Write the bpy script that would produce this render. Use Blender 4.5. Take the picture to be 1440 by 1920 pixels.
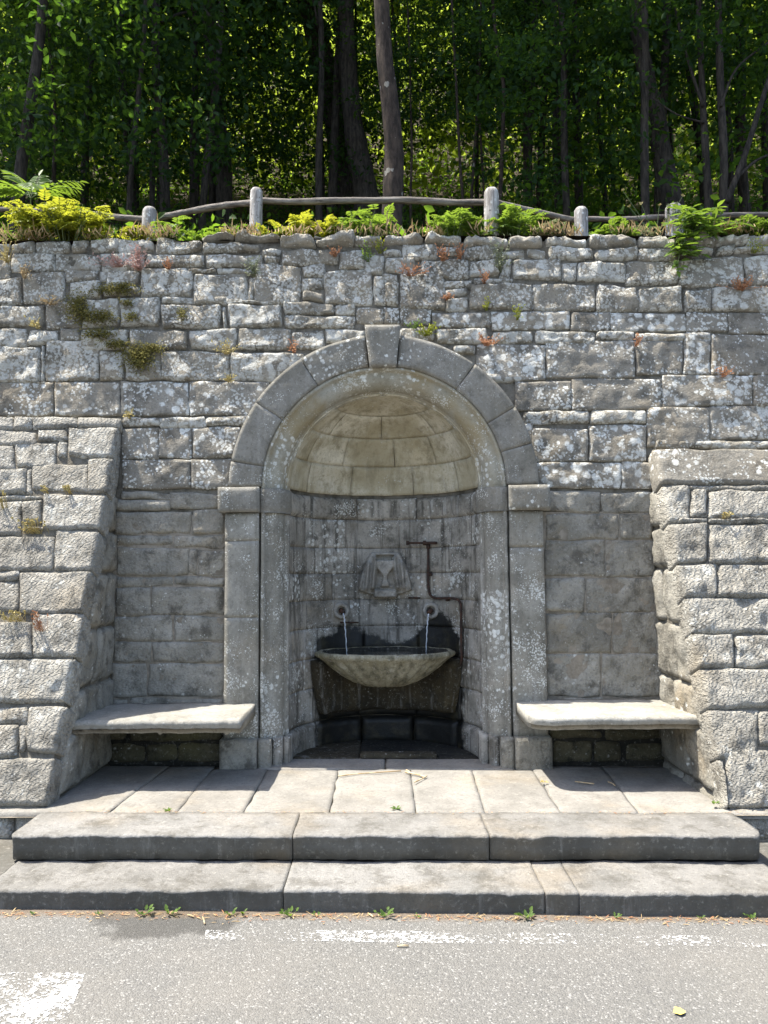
import bpy, math, random
import numpy as np
from mathutils import Vector, Matrix, noise
for o in list(bpy.data.objects): bpy.data.objects.remove(o)
rad = math.radians
scene = bpy.context.scene
C = scene.collection
random.seed(7)

# ------------------------------------------------------------------ camera
FPX, HORIZON = 1442.0, 1075.0
PITCH = math.atan((HORIZON - 960) / FPX)
CAM_LOC = Vector((0, 0, 1.30))                       # z = 0 is the paved platform
CAM_ROT = Matrix.Rotation(rad(90) + PITCH, 3, 'X') @ Matrix.Rotation(rad(-0.46), 3, 'Z')
cam = bpy.data.cameras.new('camera')
cam.sensor_fit = 'VERTICAL'; cam.sensor_height = 36; cam.lens = FPX / 1920 * 36
cam.clip_start = 0.05; cam.clip_end = 500
cam_ob = bpy.data.objects.new('camera', cam); C.objects.link(cam_ob)
cam_ob.matrix_world = Matrix.Translation(CAM_LOC) @ CAM_ROT.to_4x4()
scene.camera = cam_ob

# ------------------------------------------------------------------ sky, sun, exposure
TO_SUN = Vector((-0.43, 0.02, 1.0)).normalized()
world = bpy.data.worlds.new('World'); scene.world = world; world.use_nodes = True
wn = world.node_tree.nodes; wl = world.node_tree.links
sky = wn.new('ShaderNodeTexSky'); sky.sky_type = 'NISHITA'; sky.sun_disc = False; sky.dust_density = 2.0; sky.air_density = 0.9; sky.ozone_density = 0.8
sky.sun_elevation = math.asin(TO_SUN.z); sky.sun_rotation = math.atan2(TO_SUN.x, TO_SUN.y)
wl.new(sky.outputs[0], wn['Background'].inputs[0]); wn['Background'].inputs[1].default_value = 0.15
sun = bpy.data.lights.new('sun', 'SUN'); sun.energy = 4.2; sun.angle = rad(0.53); sun.color = (1, 0.95, 0.86)
sun_ob = bpy.data.objects.new('sun', sun); C.objects.link(sun_ob)
sun_ob.rotation_euler = TO_SUN.to_track_quat('Z', 'Y').to_euler(); sun_ob.location = (-6, 4, 14)
vs = scene.view_settings
vs.view_transform = 'Standard'; vs.look = 'None'; vs.gamma = 1; vs.use_curve_mapping = False
vs.exposure = 1.6
cy_ = scene.cycles
cy_.max_bounces = 6; cy_.diffuse_bounces = 3; cy_.glossy_bounces = 3; cy_.transmission_bounces = 6; cy_.transparent_max_bounces = 8; cy_.caustics_reflective = False; cy_.caustics_refractive = False

# ------------------------------------------------------------------ geometry of the place
Y_ARCH = 5.30          # front plane of the pilasters and archivolt
Y_WALL = 5.38          # retaining wall between the buttresses
Z_SPR = 1.90           # springing of the arch
R_OUT, R_IN, R_N = 1.076, 0.853, 0.688
Y_NICHE = 5.48         # axis of the niche cylinder
Z_BAT, BAT = 1.95, 0.15
def y_wall(z): return Y_WALL + max(0.0, z - Z_BAT) * BAT
BT0, BTS = 4.37, 0.43
def y_butt(z): return BT0 + BTS * z
def x_butt(z): return 1.885 - 0.006 * z
def tilt(x): return -0.009 * x                        # platform and steps fall a little to the right
Z_ROAD = -0.232
def z_road(x): return Z_ROAD - 0.016 * x

# a point of the place seen along one line of sight in the survey photograph, on a known surface
def ray(px, py): return CAM_ROT @ Vector(((px - 720) / FPX, (960 - py) / FPX, -1.0))
def on_y(px, py, y):
    d = ray(px, py); return CAM_LOC + d * (y / d.y)
def on_wall(px, py):
    y = Y_WALL
    for _ in range(12): p = on_y(px, py, y); y = y_wall(p.z)
    return p
def on_butt(px, py):
    d = ray(px, py); t = (BT0 + BTS * CAM_LOC.z) / (d.y - BTS * d.z); return CAM_LOC + d * t
def on_z(px, py, z):
    d = ray(px, py); return CAM_LOC + d * ((z - CAM_LOC.z) / d.z)

# ------------------------------------------------------------------ object helpers
def link(name, me, mat=None, parent=None, loc=None):
    o = bpy.data.objects.new(name, me); C.objects.link(o)
    if mat is not None and me is not None and len(me.materials) == 0: me.materials.append(mat)
    if loc is not None: o.location = loc
    if parent is not None:
        o.parent = parent
        o.location = Vector(o.location) - parent_world(parent)
    return o
def parent_world(p):
    v = Vector(p.location)
    while p.parent: p = p.parent; v += Vector(p.location)
    return v
def empty(name, loc, label=None, cat=None, group=None, kind=None):
    o = bpy.data.objects.new(name, None); C.objects.link(o); o.location = loc; o.empty_display_size = 0.1
    return tag(o, label, cat, group, kind)
def tag(o, label=None, cat=None, group=None, kind=None):
    if label: o['label'] = label
    if cat: o['category'] = cat
    if group: o['group'] = group
    if kind: o['kind'] = kind
    return o
def mesh_from(name, verts, faces, smooth=True, centre=True):
    """mesh with its origin at the middle of its base; returns (mesh, origin)"""
    v = np.array([tuple(p) for p in verts], dtype=float)
    o = np.zeros(3)
    if centre: o = np.array([(v[:,0].min()+v[:,0].max())/2, (v[:,1].min()+v[:,1].max())/2, v[:,2].min()])
    me = bpy.data.meshes.new(name); me.from_pydata((v - o).tolist(), [], faces); me.validate()
    if smooth: me.polygons.foreach_set('use_smooth', [True] * len(me.polygons))
    me.update()
    return me, Vector(o)
def add(name, verts, faces, mat, parent=None, smooth=True):
    me, o = mesh_from(name, verts, faces, smooth)
    return link(name, me, mat, parent, o)
def fb(p, f, octv=3, off=0.0):
    return noise.fractal(Vector((p[0]*f + off, p[1]*f + off*1.7, p[2]*f - off)), 0.9, 2.1, octv)

def patch(corners, tow, proud=0.02, bulge=0.0, rough=0.01, edge=0.03, cell=0.022, round_=0.12, wob=0.006,
          depth=0.12, seed=0, freq=9.0, base=-0.012, keep=None, nmax=26, scale=(1, 1)):
    """one stone: a worn front face (u,v,height) with rounded arrises and sides running back; tow maps to the place.
    corners: bl, br, tr, tl in surface coordinates; scale: metres per unit in u and v"""
    bl, br, tr, tl = [Vector((c[0], c[1])) for c in corners]
    W = ((br - bl).x + (tr - tl).x) / 2 * scale[0]; H = ((tl - bl).y + (tr - br).y) / 2 * scale[1]
    nu = max(3, min(nmax, int(W / cell))); nv = max(3, min(nmax, int(H / cell)))
    e = min(edge, W * 0.4, H * 0.4)
    verts, idx = [], {}
    off = seed * 3.17 % 97
    ring = []
    for j in range(nv + 1):
        for i in range(nu + 1):
            s, t = i / nu, j / nv
            s = s + 0.06 * math.sin(2*math.pi*s) * -0.5; t = t + 0.06 * math.sin(2*math.pi*t) * -0.5
            a, b = 2*s - 1, 2*t - 1
            a2 = a * math.sqrt(1 - b*b*round_); b2 = b * math.sqrt(1 - a*a*round_)
            s2, t2 = (a2 + 1)/2, (b2 + 1)/2
            p = (bl*(1-s2) + br*s2)*(1-t2) + (tl*(1-s2) + tr*s2)*t2
            q = Vector((p.x*scale[0], p.y*scale[1], off))
            w1 = noise.noise(q*7.0); w2 = noise.noise(q*7.0 + Vector((31, 17, 5)))
            p = Vector((p.x + w1*wob/scale[0], p.y + w2*wob/scale[1]))
            dx = min(s, 1-s)*W; dy = min(t, 1-t)*H
            el = e*(0.45 + 1.5*abs(noise.noise(q*11.0 + Vector((9, 2, 4)))))
            fx = 1 - (1 - min(dx/el, 1))**2; fy = 1 - (1 - min(dy/el, 1))**2
            f = fx*fy
            g = (1 - a*a)*(1 - b*b)
            h = base + (proud - base)*f + bulge*g**0.6 + rough*f*(noise.fractal(q*freq, 0.8, 2.1, 4) * 0.9 + (noise.ridged_multi_fractal(q*freq*0.55, 0.9, 2.2, 3, 1.0, 2.0) - 1.1) * 0.45)
            if keep is not None: h = keep(p, h)
            idx[i, j] = len(verts); verts.append(tow(p.x, p.y, h))
    faces = [(idx[i, j], idx[i+1, j], idx[i+1, j+1], idx[i, j+1]) for j in range(nv) for i in range(nu)]
    order = [(i, 0) for i in range(nu)] + [(nu, j) for j in range(nv)] + [(i, nv) for i in range(nu, 0, -1)] + [(0, j) for j in range(nv, 0, -1)]
    # the sides
    n0 = len(verts)
    for (i, j) in order:
        s, t = i/nu, j/nv
        a, b = 2*s - 1, 2*t - 1
        a2 = a * math.sqrt(1 - b*b*round_); b2 = b * math.sqrt(1 - a*a*round_)
        s2, t2 = (a2 + 1)/2, (b2 + 1)/2
        p = (bl*(1-s2) + br*s2)*(1-t2) + (tl*(1-s2) + tr*s2)*t2
        verts.append(tow(p.x, p.y, -depth))
    m = len(order)
    for k in range(m):
        a_, b_ = idx[order[k]], idx[order[(k+1) % m]]
        faces.append((b_, a_, n0 + k, n0 + (k+1) % m))
    return verts, faces

def tube(path, radii, seg=10, rough=0.0, freq=6.0, seed=0, cap=True, squash=None):
    """tapered tube along a polyline"""
    path = [Vector(p) for p in path]; verts, faces = [], []
    n = len(path)
    up = Vector((0.3, 0.2, 1)).normalized()
    for k, p in enumerate(path):
        t = (path[min(k+1, n-1)] - path[max(k-1, 0)]).normalized()
        a = t.cross(Vector((0, 1, 0.1)) if abs(t.y) < 0.8 else up).normalized(); b = t.cross(a).normalized()
        r = radii[k] if hasattr(radii, '__len__') else radii
        for s in range(seg):
            ang = 2*math.pi*s/seg
            d = a*math.cos(ang) + b*math.sin(ang)
            rr = r
            if rough: rr = r*(1 + rough*fb((p + d*r), freq, 3, seed))
            verts.append(p + d*rr)
    for k in range(n-1):
        for s in range(seg):
            s2 = (s+1) % seg
            faces.append((k*seg+s, (k+1)*seg+s, (k+1)*seg+s2, k*seg+s2))
    if cap:
        faces.append(tuple(range(seg))); faces.append(tuple(range((n-1)*seg+seg-1, (n-1)*seg-1, -1)))
    return verts, faces
def smooth_path(pts, n):
    """Catmull-Rom through the points"""
    pts = [Vector(p) for p in pts]; out = []
    m = len(pts) - 1
    for k in range(n+1):
        u = k/n*m; i = min(int(u), m-1); t = u - i
        p0, p1, p2, p3 = pts[max(i-1,0)], pts[i], pts[i+1], pts[min(i+2,m)]
        out.append(0.5*((2*p1) + (p2-p0)*t + (2*p0-5*p1+4*p2-p3)*t*t + (3*p1-p0-3*p2+p3)*t**3))
    return out
def merge(parts):
    V, Fc = [], []
    for v, f in parts:
        n = len(V); V += list(v); Fc += [tuple(i+n for i in q) for q in f]
    return V, Fc
def lathe(prof, centre, seg=32, a0=0.0, a1=2*math.pi, flute=0.0, nfl=0):
    cx, cy = centre; verts, faces = [], []
    full = abs(a1-a0-2*math.pi) < 1e-6
    n = seg if full else seg + 1
    for (r, z) in prof:
        for s in range(n):
            a = a0 + (a1-a0)*s/seg
            verts.append(Vector((cx + r*math.sin(a), cy - r*math.cos(a), z)))
    for k in range(len(prof)-1):
        for s in range(seg):
            s2 = (s+1) % n if full else s+1
            faces.append((k*n+s, k*n+s2, (k+1)*n+s2, (k+1)*n+s))
    return verts, faces

# ------------------------------------------------------------------ materials
class NT:
    def __init__(s, name):
        s.m = bpy.data.materials.new(name); s.m.use_nodes = True
        s.t = s.m.node_tree; s.b = s.t.nodes['Principled BSDF']; s.out = s.t.nodes['Material Output']
        s.b.inputs['Specular IOR Level'].default_value = 0.25
        g = s.t.nodes.new('ShaderNodeNewGeometry'); s.pos = g.outputs['Position']; s.nrm = g.outputs['Normal']
        oi = s.t.nodes.new('ShaderNodeObjectInfo'); s.rnd = oi.outputs['Random']
    def put(s, sock, v):
        if hasattr(v, 'is_linked') or hasattr(v, 'node'): s.t.links.new(v, sock)
        else: sock.default_value = v
    def map(s, scale=(1,1,1), loc=(0,0,0), vec=None):
        n = s.t.nodes.new('ShaderNodeMapping'); s.put(n.inputs['Vector'], vec or s.pos)
        n.inputs['Scale'].default_value = scale; n.inputs['Location'].default_value = loc; return n.outputs[0]
    def noise(s, scale, detail=4, rough=0.6, vec=None, dist=0.0):
        n = s.t.nodes.new('ShaderNodeTexNoise'); n.inputs['Scale'].default_value = scale
        n.inputs['Detail'].default_value = detail; n.inputs['Roughness'].default_value = rough; n.inputs['Distortion'].default_value = dist
        s.put(n.inputs['Vector'], vec or s.pos); return n.outputs['Fac']
    def voro(s, scale, vec=None, feature='F1', out='Distance', rnd=1.0):
        n = s.t.nodes.new('ShaderNodeTexVoronoi'); n.feature = feature; n.inputs['Scale'].default_value = scale
        n.inputs['Randomness'].default_value = rnd
        s.put(n.inputs['Vector'], vec or s.pos); return n.outputs[out]
    def math(s, op, a, b=0.0, c=None, clamp=False):
        n = s.t.nodes.new('ShaderNodeMath'); n.operation = op; n.use_clamp = clamp
        s.put(n.inputs[0], a); s.put(n.inputs[1], b)
        if c is not None: s.put(n.inputs[2], c)
        return n.outputs[0]
    def ramp(s, v, lo, hi, a=0.0, b=1.0):
        n = s.t.nodes.new('ShaderNodeMapRange'); n.interpolation_type = 'SMOOTHSTEP'
        s.put(n.inputs[0], v); s.put(n.inputs[1], lo); s.put(n.inputs[2], hi); s.put(n.inputs[3], a); s.put(n.inputs[4], b); return n.outputs[0]
    def mix(s, f, a, b, mode='MIX'):
        n = s.t.nodes.new('ShaderNodeMix'); n.data_type = 'RGBA'; n.blend_type = mode
        s.put(n.inputs[0], f)
        for sock, v in ((n.inputs[6], a), (n.inputs[7], b)):
            s.put(sock, (v + (1,)) if isinstance(v, tuple) and len(v) == 3 else v)
        return n.outputs[2]
    def warp(s, amt, scale, vec=None):
        n = s.t.nodes.new('ShaderNodeTexNoise'); n.inputs['Scale'].default_value = scale; n.inputs['Detail'].default_value = 3
        s.put(n.inputs['Vector'], vec or s.pos)
        v = s.t.nodes.new('ShaderNodeVectorMath'); v.operation = 'MULTIPLY_ADD'
        s.t.links.new(n.outputs['Color'], v.inputs[0]); v.inputs[1].default_value = (amt,)*3; s.put(v.inputs[2], vec or s.pos); return v.outputs[0]
    def sep(s):
        n = s.t.nodes.new('ShaderNodeSeparateXYZ'); s.put(n.inputs[0], s.pos); return n.outputs
    def bump(s, h, dist=0.01, strength=1.0, normal=None):
        n = s.t.nodes.new('ShaderNodeBump'); n.inputs['Strength'].default_value = strength; n.inputs['Distance'].default_value = dist
        s.put(n.inputs['Height'], h)
        if normal is not None: s.put(n.inputs['Normal'], normal)
        return n.outputs[0]
    def done(s, col, rough=0.9, normal=None):
        s.put(s.b.inputs['Base Color'], col + (1,) if isinstance(col, tuple) and len(col) == 3 else col)
        s.put(s.b.inputs['Roughness'], rough)
        if normal is not None: s.put(s.b.inputs['Normal'], normal)
        return s.m

def stone_mat(name, c1, c2, dark=(0.07, 0.064, 0.052), dark_amt=0.5, lichen=0.5, lich_col=(0.62, 0.62, 0.57), warm=(0.27, 0.2, 0.11),
              warm_amt=0.25, bump_d=0.012, streak=0.0, tint=0.25, lich_scale=1.0, wet=None, chisel=0.0, ochre=None, fine=1.0):
    n = NT(name)
    w = n.warp(0.05, 14)
    base = n.mix(n.ramp(n.noise(3.0, 5, 0.65), 0.3, 0.7), c1, c2)
    base = n.mix(n.math('MULTIPLY', n.ramp(n.noise(1.7, 4, 0.6, n.map(loc=(5, 3, 9))), 0.5, 0.72), warm_amt), base, warm)
    # every stone its own tone
    base = n.mix(tint, base, n.mix(n.rnd, (0.55, 0.5, 0.43), (1.25, 1.25, 1.25)), 'MULTIPLY')
    # grey-black crust, in blotches and speckles
    dk = n.math('MULTIPLY', n.ramp(n.noise(7.0, 6, 0.72, w), 0.47, 0.66), dark_amt)
    base = n.mix(dk, base, dark)
    base = n.mix(n.math('MULTIPLY', n.ramp(n.noise(55, 5, 0.75), 0.5, 0.7), 0.55 * fine), base, dark)
    base = n.mix(n.math('MULTIPLY', n.ramp(n.noise(38, 5, 0.75, n.map(loc=(7, 7, 7))), 0.54, 0.72), 0.45 * fine), base, n.mix(0.6, base, (0.5, 0.48, 0.42)))
    if ochre is not None:
        base = n.mix(n.math('MULTIPLY', n.ramp(n.noise(2.6, 6, 0.6, n.map(loc=(2, 8, 1))), 0.38, 0.62), 0.75), base, ochre)
    if streak:
        sv = n.map((9, 9, 0.7))
        base = n.mix(n.math('MULTIPLY', n.ramp(n.noise(1.6, 6, 0.7, sv), 0.48, 0.66), streak), base, dark)
        sv2 = n.map((11, 11, 0.9), (4, 2, 1))
        base = n.mix(n.math('MULTIPLY', n.ramp(n.noise(1.4, 6, 0.7, sv2), 0.55, 0.7), streak*0.7), base, (0.42, 0.41, 0.38))
    # lichen: crusty round thalli of two sizes, thick in some places and missing in others
    lm = None
    if lichen > 0:
        w2 = n.warp(0.030, 38)
        area = n.math('ADD', n.noise(2.3, 5, 0.7, n.map(loc=(11, 4, 2))), n.math('MULTIPLY', n.math('SUBTRACT', n.rnd, 0.55), 0.30))
        thr1 = n.ramp(area, 0.60 - 0.34*lichen, 0.82 - 0.30*lichen, 0.04, 0.24 + 0.34*lichen)
        v1 = n.voro(15*lich_scale, w2)
        m1 = n.math('MULTIPLY', n.ramp(n.math('SUBTRACT', thr1, v1), -0.09, 0.09), n.ramp(n.noise(11, 4, 0.7, n.map(loc=(3, 1, 8))), 0.3, 0.62, 0.35, 1.0))
        thr2 = n.ramp(n.noise(5.0, 4, 0.7, n.map(loc=(1, 14, 6))), 0.58 - 0.3*lichen, 0.82 - 0.3*lichen, 0.05, 0.30 + 0.34*lichen)
        v2 = n.voro(42*lich_scale, w2)
        m2 = n.ramp(n.math('SUBTRACT', thr2, v2), -0.10, 0.10)
        lm = n.math('MAXIMUM', m1, n.math('MULTIPLY', m2, 0.8))
        lm = n.math('MULTIPLY', lm, n.ramp(n.noise(70, 4, 0.8), 0.32, 0.55, 0.45, 1.0))
        lc = n.mix(n.ramp(n.noise(6, 3), 0.4, 0.6), lich_col, tuple(c*0.82 for c in lich_col))
        base = n.mix(lm, base, lc)
    rough = 0.92
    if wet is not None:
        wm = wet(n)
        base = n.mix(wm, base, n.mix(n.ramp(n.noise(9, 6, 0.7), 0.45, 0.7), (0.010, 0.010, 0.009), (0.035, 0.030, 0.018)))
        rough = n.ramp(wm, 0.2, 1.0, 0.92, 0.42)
    h = n.noise(16, 6, 0.72)
    h = n.math('ADD', h, n.math('MULTIPLY', n.noise(75, 3, 0.7), 0.30))
    if chisel:
        vv = n.t.nodes.new('ShaderNodeTexWave'); vv.inputs['Scale'].default_value = 9; vv.inputs['Distortion'].default_value = 9
        vv.inputs['Detail'].default_value = 4; vv.inputs['Detail Scale'].default_value = 2.0; n.put(vv.inputs['Vector'], n.map((1, 1, 2.4)))
        h = n.math('ADD', h, n.math('MULTIPLY', vv.outputs['Fac'], chisel))
    return n.done(base, rough, n.bump(h, bump_d, 1.0))

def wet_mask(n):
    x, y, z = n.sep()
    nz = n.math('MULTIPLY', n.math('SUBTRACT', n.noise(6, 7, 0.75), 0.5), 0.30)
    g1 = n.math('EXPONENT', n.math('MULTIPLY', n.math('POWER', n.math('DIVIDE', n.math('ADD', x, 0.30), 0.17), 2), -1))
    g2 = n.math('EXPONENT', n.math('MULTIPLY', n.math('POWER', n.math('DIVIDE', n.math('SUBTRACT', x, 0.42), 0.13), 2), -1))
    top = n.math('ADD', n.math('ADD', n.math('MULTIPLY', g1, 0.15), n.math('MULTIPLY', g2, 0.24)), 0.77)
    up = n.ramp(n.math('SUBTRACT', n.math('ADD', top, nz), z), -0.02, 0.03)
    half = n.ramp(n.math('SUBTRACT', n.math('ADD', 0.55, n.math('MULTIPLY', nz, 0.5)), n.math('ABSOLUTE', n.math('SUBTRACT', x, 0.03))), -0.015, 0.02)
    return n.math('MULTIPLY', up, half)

M = {}
M['rustic'] = stone_mat('lichened_sandstone', (0.30, 0.272, 0.218), (0.20, 0.182, 0.145), dark_amt=0.75, lichen=0.8, warm_amt=0.3, bump_d=0.022, lich_scale=1.15, lich_col=(0.53, 0.52, 0.465))
M['ashlar'] = stone_mat('weathered_ashlar', (0.255, 0.235, 0.195), (0.165, 0.15, 0.122), dark_amt=0.75, lichen=0.62, warm_amt=0.3, bump_d=0.014)
M['recess'] = stone_mat('grey_brown_walling', (0.305, 0.287, 0.242), (0.185, 0.174, 0.144), dark_amt=0.8, lichen=0.2, warm_amt=0.45, bump_d=0.016, chisel=0.1)
M['buttress'] = stone_mat('hammered_sandstone', (0.37, 0.35, 0.30), (0.25, 0.235, 0.2), dark_amt=0.7, lichen=0.45, lich_col=(0.52, 0.51, 0.455), warm_amt=0.3, bump_d=0.024, chisel=0.35)
M['cap'] = stone_mat('pale_coping_stone', (0.36, 0.335, 0.28), (0.25, 0.23, 0.19), dark_amt=0.5, lichen=0.5, warm_amt=0.4, bump_d=0.018)
M['dressed'] = stone_mat('dressed_grey_sandstone', (0.225, 0.212, 0.182), (0.165, 0.154, 0.125), dark_amt=0.45, lichen=0.38, warm_amt=0.3, bump_d=0.006, streak=0.2, tint=0.15, lich_scale=1.7)
M['shaft'] = stone_mat('lichened_dressed_stone', (0.275, 0.26, 0.22), (0.19, 0.178, 0.145), dark_amt=0.4, lichen=0.55, warm_amt=0.35, bump_d=0.006, streak=0.3, tint=0.12, lich_scale=1.7)
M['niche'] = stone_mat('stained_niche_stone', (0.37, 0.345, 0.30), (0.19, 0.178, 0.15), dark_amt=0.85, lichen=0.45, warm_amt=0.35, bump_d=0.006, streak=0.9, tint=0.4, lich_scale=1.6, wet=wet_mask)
M['dome'] = stone_mat('ochre_vault_stone', (0.66, 0.62, 0.51), (0.52, 0.48, 0.37), dark=(0.14, 0.115, 0.06), dark_amt=0.6, lichen=0.18, warm_amt=0.4, bump_d=0.006, streak=0.35, tint=0.22, ochre=(0.33, 0.285, 0.18), warm=(0.46, 0.37, 0.21))
M['bench'] = stone_mat('worn_bench_stone', (0.31, 0.298, 0.262), (0.225, 0.216, 0.187), dark_amt=0.3, lichen=0.15, warm_amt=0.2, bump_d=0.006, tint=0.1)
M['step'] = stone_mat('worn_step_stone', (0.21, 0.203, 0.188), (0.145, 0.14, 0.128), dark_amt=0.6, lichen=0.0, warm_amt=0.25, bump_d=0.010, tint=0.2)
M['flag'] = stone_mat('worn_flagstone', (0.25, 0.237, 0.21), (0.178, 0.169, 0.15), dark_amt=0.22, lichen=0.0, warm_amt=0.3, bump_d=0.006, tint=0.2)
M['basin'] = stone_mat('mossy_basin_stone', (0.27, 0.25, 0.18), (0.15, 0.135, 0.085), dark=(0.03, 0.027, 0.015), dark_amt=0.7, lichen=0.1, warm_amt=0.6, warm=(0.17, 0.15, 0.06), bump_d=0.012, tint=0.0, streak=0.5)
M['riser'] = stone_mat('grimy_shade_dark_riser', (0.115, 0.11, 0.096), (0.075, 0.072, 0.062), dark_amt=0.5, lichen=0.0, warm_amt=0.2, bump_d=0.006, tint=0.1, streak=0.25)  # riser grime plus painted shade, so step fronts read darker than treads
M['blackwet_shade'] = stone_mat('wet_and_shade_black_stone', (0.03, 0.027, 0.02), (0.012, 0.012, 0.010), dark=(0.008, 0.008, 0.007), dark_amt=0.8, lichen=0.0, warm_amt=0.2, warm=(0.03, 0.025, 0.012), bump_d=0.008, tint=0.0)  # wet stone; also blackens the shaded mortar under the benches
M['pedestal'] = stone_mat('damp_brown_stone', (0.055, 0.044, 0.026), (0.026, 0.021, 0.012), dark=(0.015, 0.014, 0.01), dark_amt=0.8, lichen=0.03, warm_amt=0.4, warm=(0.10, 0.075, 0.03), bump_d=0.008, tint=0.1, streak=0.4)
M['carved'] = stone_mat('worn_carved_stone', (0.36, 0.34, 0.30), (0.22, 0.205, 0.175), dark_amt=0.7, lichen=0.3, warm_amt=0.3, bump_d=0.006, tint=0.0, lich_scale=1.8)
M['moss_shade'] = stone_mat('mossy_shade_dark_walling', (0.115, 0.10, 0.062), (0.055, 0.05, 0.03), dark=(0.018, 0.017, 0.011), dark_amt=0.8, lichen=0.05, warm_amt=0.5, warm=(0.10, 0.09, 0.03), bump_d=0.014)  # under-bench moss, darkened further so the bench shade sits in the colour
n = NT('joint_mortar')
M['mortar'] = n.done(n.mix(n.ramp(n.noise(9, 6, 0.7), 0.4, 0.65), (0.17, 0.152, 0.12), (0.075, 0.066, 0.05)), 0.95, n.bump(n.noise(30, 6, 0.7), 0.02))
n = NT('pale_mortar')
M['mortar_pale'] = n.done(n.mix(n.ramp(n.noise(9, 6, 0.7), 0.35, 0.65), (0.27, 0.235, 0.185), (0.15, 0.13, 0.10)), 0.95, n.bump(n.noise(30, 6, 0.7), 0.015))
n = NT('earth_floor')
M['earth'] = n.done(n.mix(n.ramp(n.noise(4, 6, 0.7), 0.4, 0.65), (0.055, 0.038, 0.023), (0.022, 0.017, 0.011)), 0.95, n.bump(n.noise(12, 7, 0.7), 0.05))

# ================================================================== ROAD
n = NT('asphalt')
agg = n.voro(150, out='Color'); sp = n.t.nodes.new('ShaderNodeSeparateColor'); n.t.links.new(agg, sp.inputs[0])
col = n.mix(n.ramp(sp.outputs[0], 0.2, 1.0), (0.118, 0.115, 0.106), (0.148, 0.144, 0.133))
col = n.mix(n.math('GREATER_THAN', sp.outputs[1], 0.93), col, (0.24, 0.235, 0.22))
col = n.mix(n.math('GREATER_THAN', sp.outputs[2], 0.90), col, (0.095, 0.093, 0.088))
col = n.mix(n.math('MULTIPLY', n.ramp(n.noise(1.3, 6, 0.65), 0.4, 0.68), 0.25), col, (0.19, 0.175, 0.15))
x, y, z = n.sep()
dd = n.math('ADD', n.math('POWER', n.math('DIVIDE', n.math('ADD', x, 0.98), 0.36), 2), n.math('POWER', n.math('DIVIDE', n.math('SUBTRACT', y, 3.56), 0.24), 2))
wetp = n.ramp(n.math('ADD', dd, n.math('MULTIPLY', n.math('SUBTRACT', n.noise(5, 6, 0.7), 0.5), 2.6)), 0.55, 1.05, 1, 0)
col = n.mix(n.math('MULTIPLY', wetp, 0.75), col, (0.05, 0.048, 0.043))
# earthy strip along the foot of the step
ed = n.ramp(n.math('ADD', y, n.math('MULTIPLY', n.math('SUBTRACT', n.noise(9, 6, 0.7), 0.5), 0.12)), 3.52, 3.585)
col = n.mix(n.math('MULTIPLY', ed, 0.7), col, (0.13, 0.095, 0.062))
hh = n.math('ADD', n.math('MULTIPLY', n.voro(150), -1), n.math('MULTIPLY', n.noise(60, 5, 0.7), 0.6))
M['asphalt'] = n.done(col, 0.88, n.bump(hh, 0.0035, 1.0))
v = []; f = []
xs = [-60, -20, -8, -4, -2, 0, 2, 4, 8, 20, 60]; ys = [-60, -20, -8, 0, 2, 3.0, 3.68, 3.9]
for yy in ys:
    for xx in xs: v.append((xx, yy, Z_ROAD - 0.016*max(-6, min(6, xx))))
for j in range(len(ys)-1):
    for i in range(len(xs)-1):
        a = j*len(xs)+i; f.append((a, a+1, a+1+len(xs), a+len(xs)))
tag(add('road', v, f, M['asphalt']), 'grey worn asphalt road in front of the stone steps', kind='structure')
# worn paint
def paint(name, sc_, lo, hi):
    n = NT(name)
    worn = n.ramp(n.math('ADD', n.noise(55, 6, 0.8), n.math('MULTIPLY', n.noise(4, 3), 0.4)), lo, hi)
    n.put(n.b.inputs['Base Color'], (0.74, 0.74, 0.72, 1)); n.put(n.b.inputs['Alpha'], worn)
    n.put(n.b.inputs['Roughness'], 0.7); return n.m
M['paint'] = paint('worn_white_paint', 55, 0.75, 0.85)
M['paint2'] = paint('worn_white_paint_patch', 55, 0.69, 0.77)
def marking(name, pts, mat, label):
    v = [(p[0], p[1], z_road(p[0]) + 0.003) for p in pts]
    return tag(add(name, v, [tuple(range(len(v)))], mat, smooth=False), label, 'road marking')
def rp(px, py):
    p = on_z(px, py, Z_ROAD)
    for _ in range(4): p = on_z(px, py, z_road(p.x))
    return p
marking('edge_line', [rp(385, 1762), rp(720, 1768), rp(1080, 1772), rp(1560, 1778), rp(1560, 1758), rp(1080, 1752), rp(720, 1746), rp(385, 1745)], M['paint'], 'thin worn white line painted along the road below the steps')
marking('paint_patch', [rp(-260, 1990), rp(95, 1990), rp(160, 1826), rp(0, 1824), rp(-180, 1822)], M['paint2'], 'wide worn white painted block at the left edge of the road')

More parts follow.
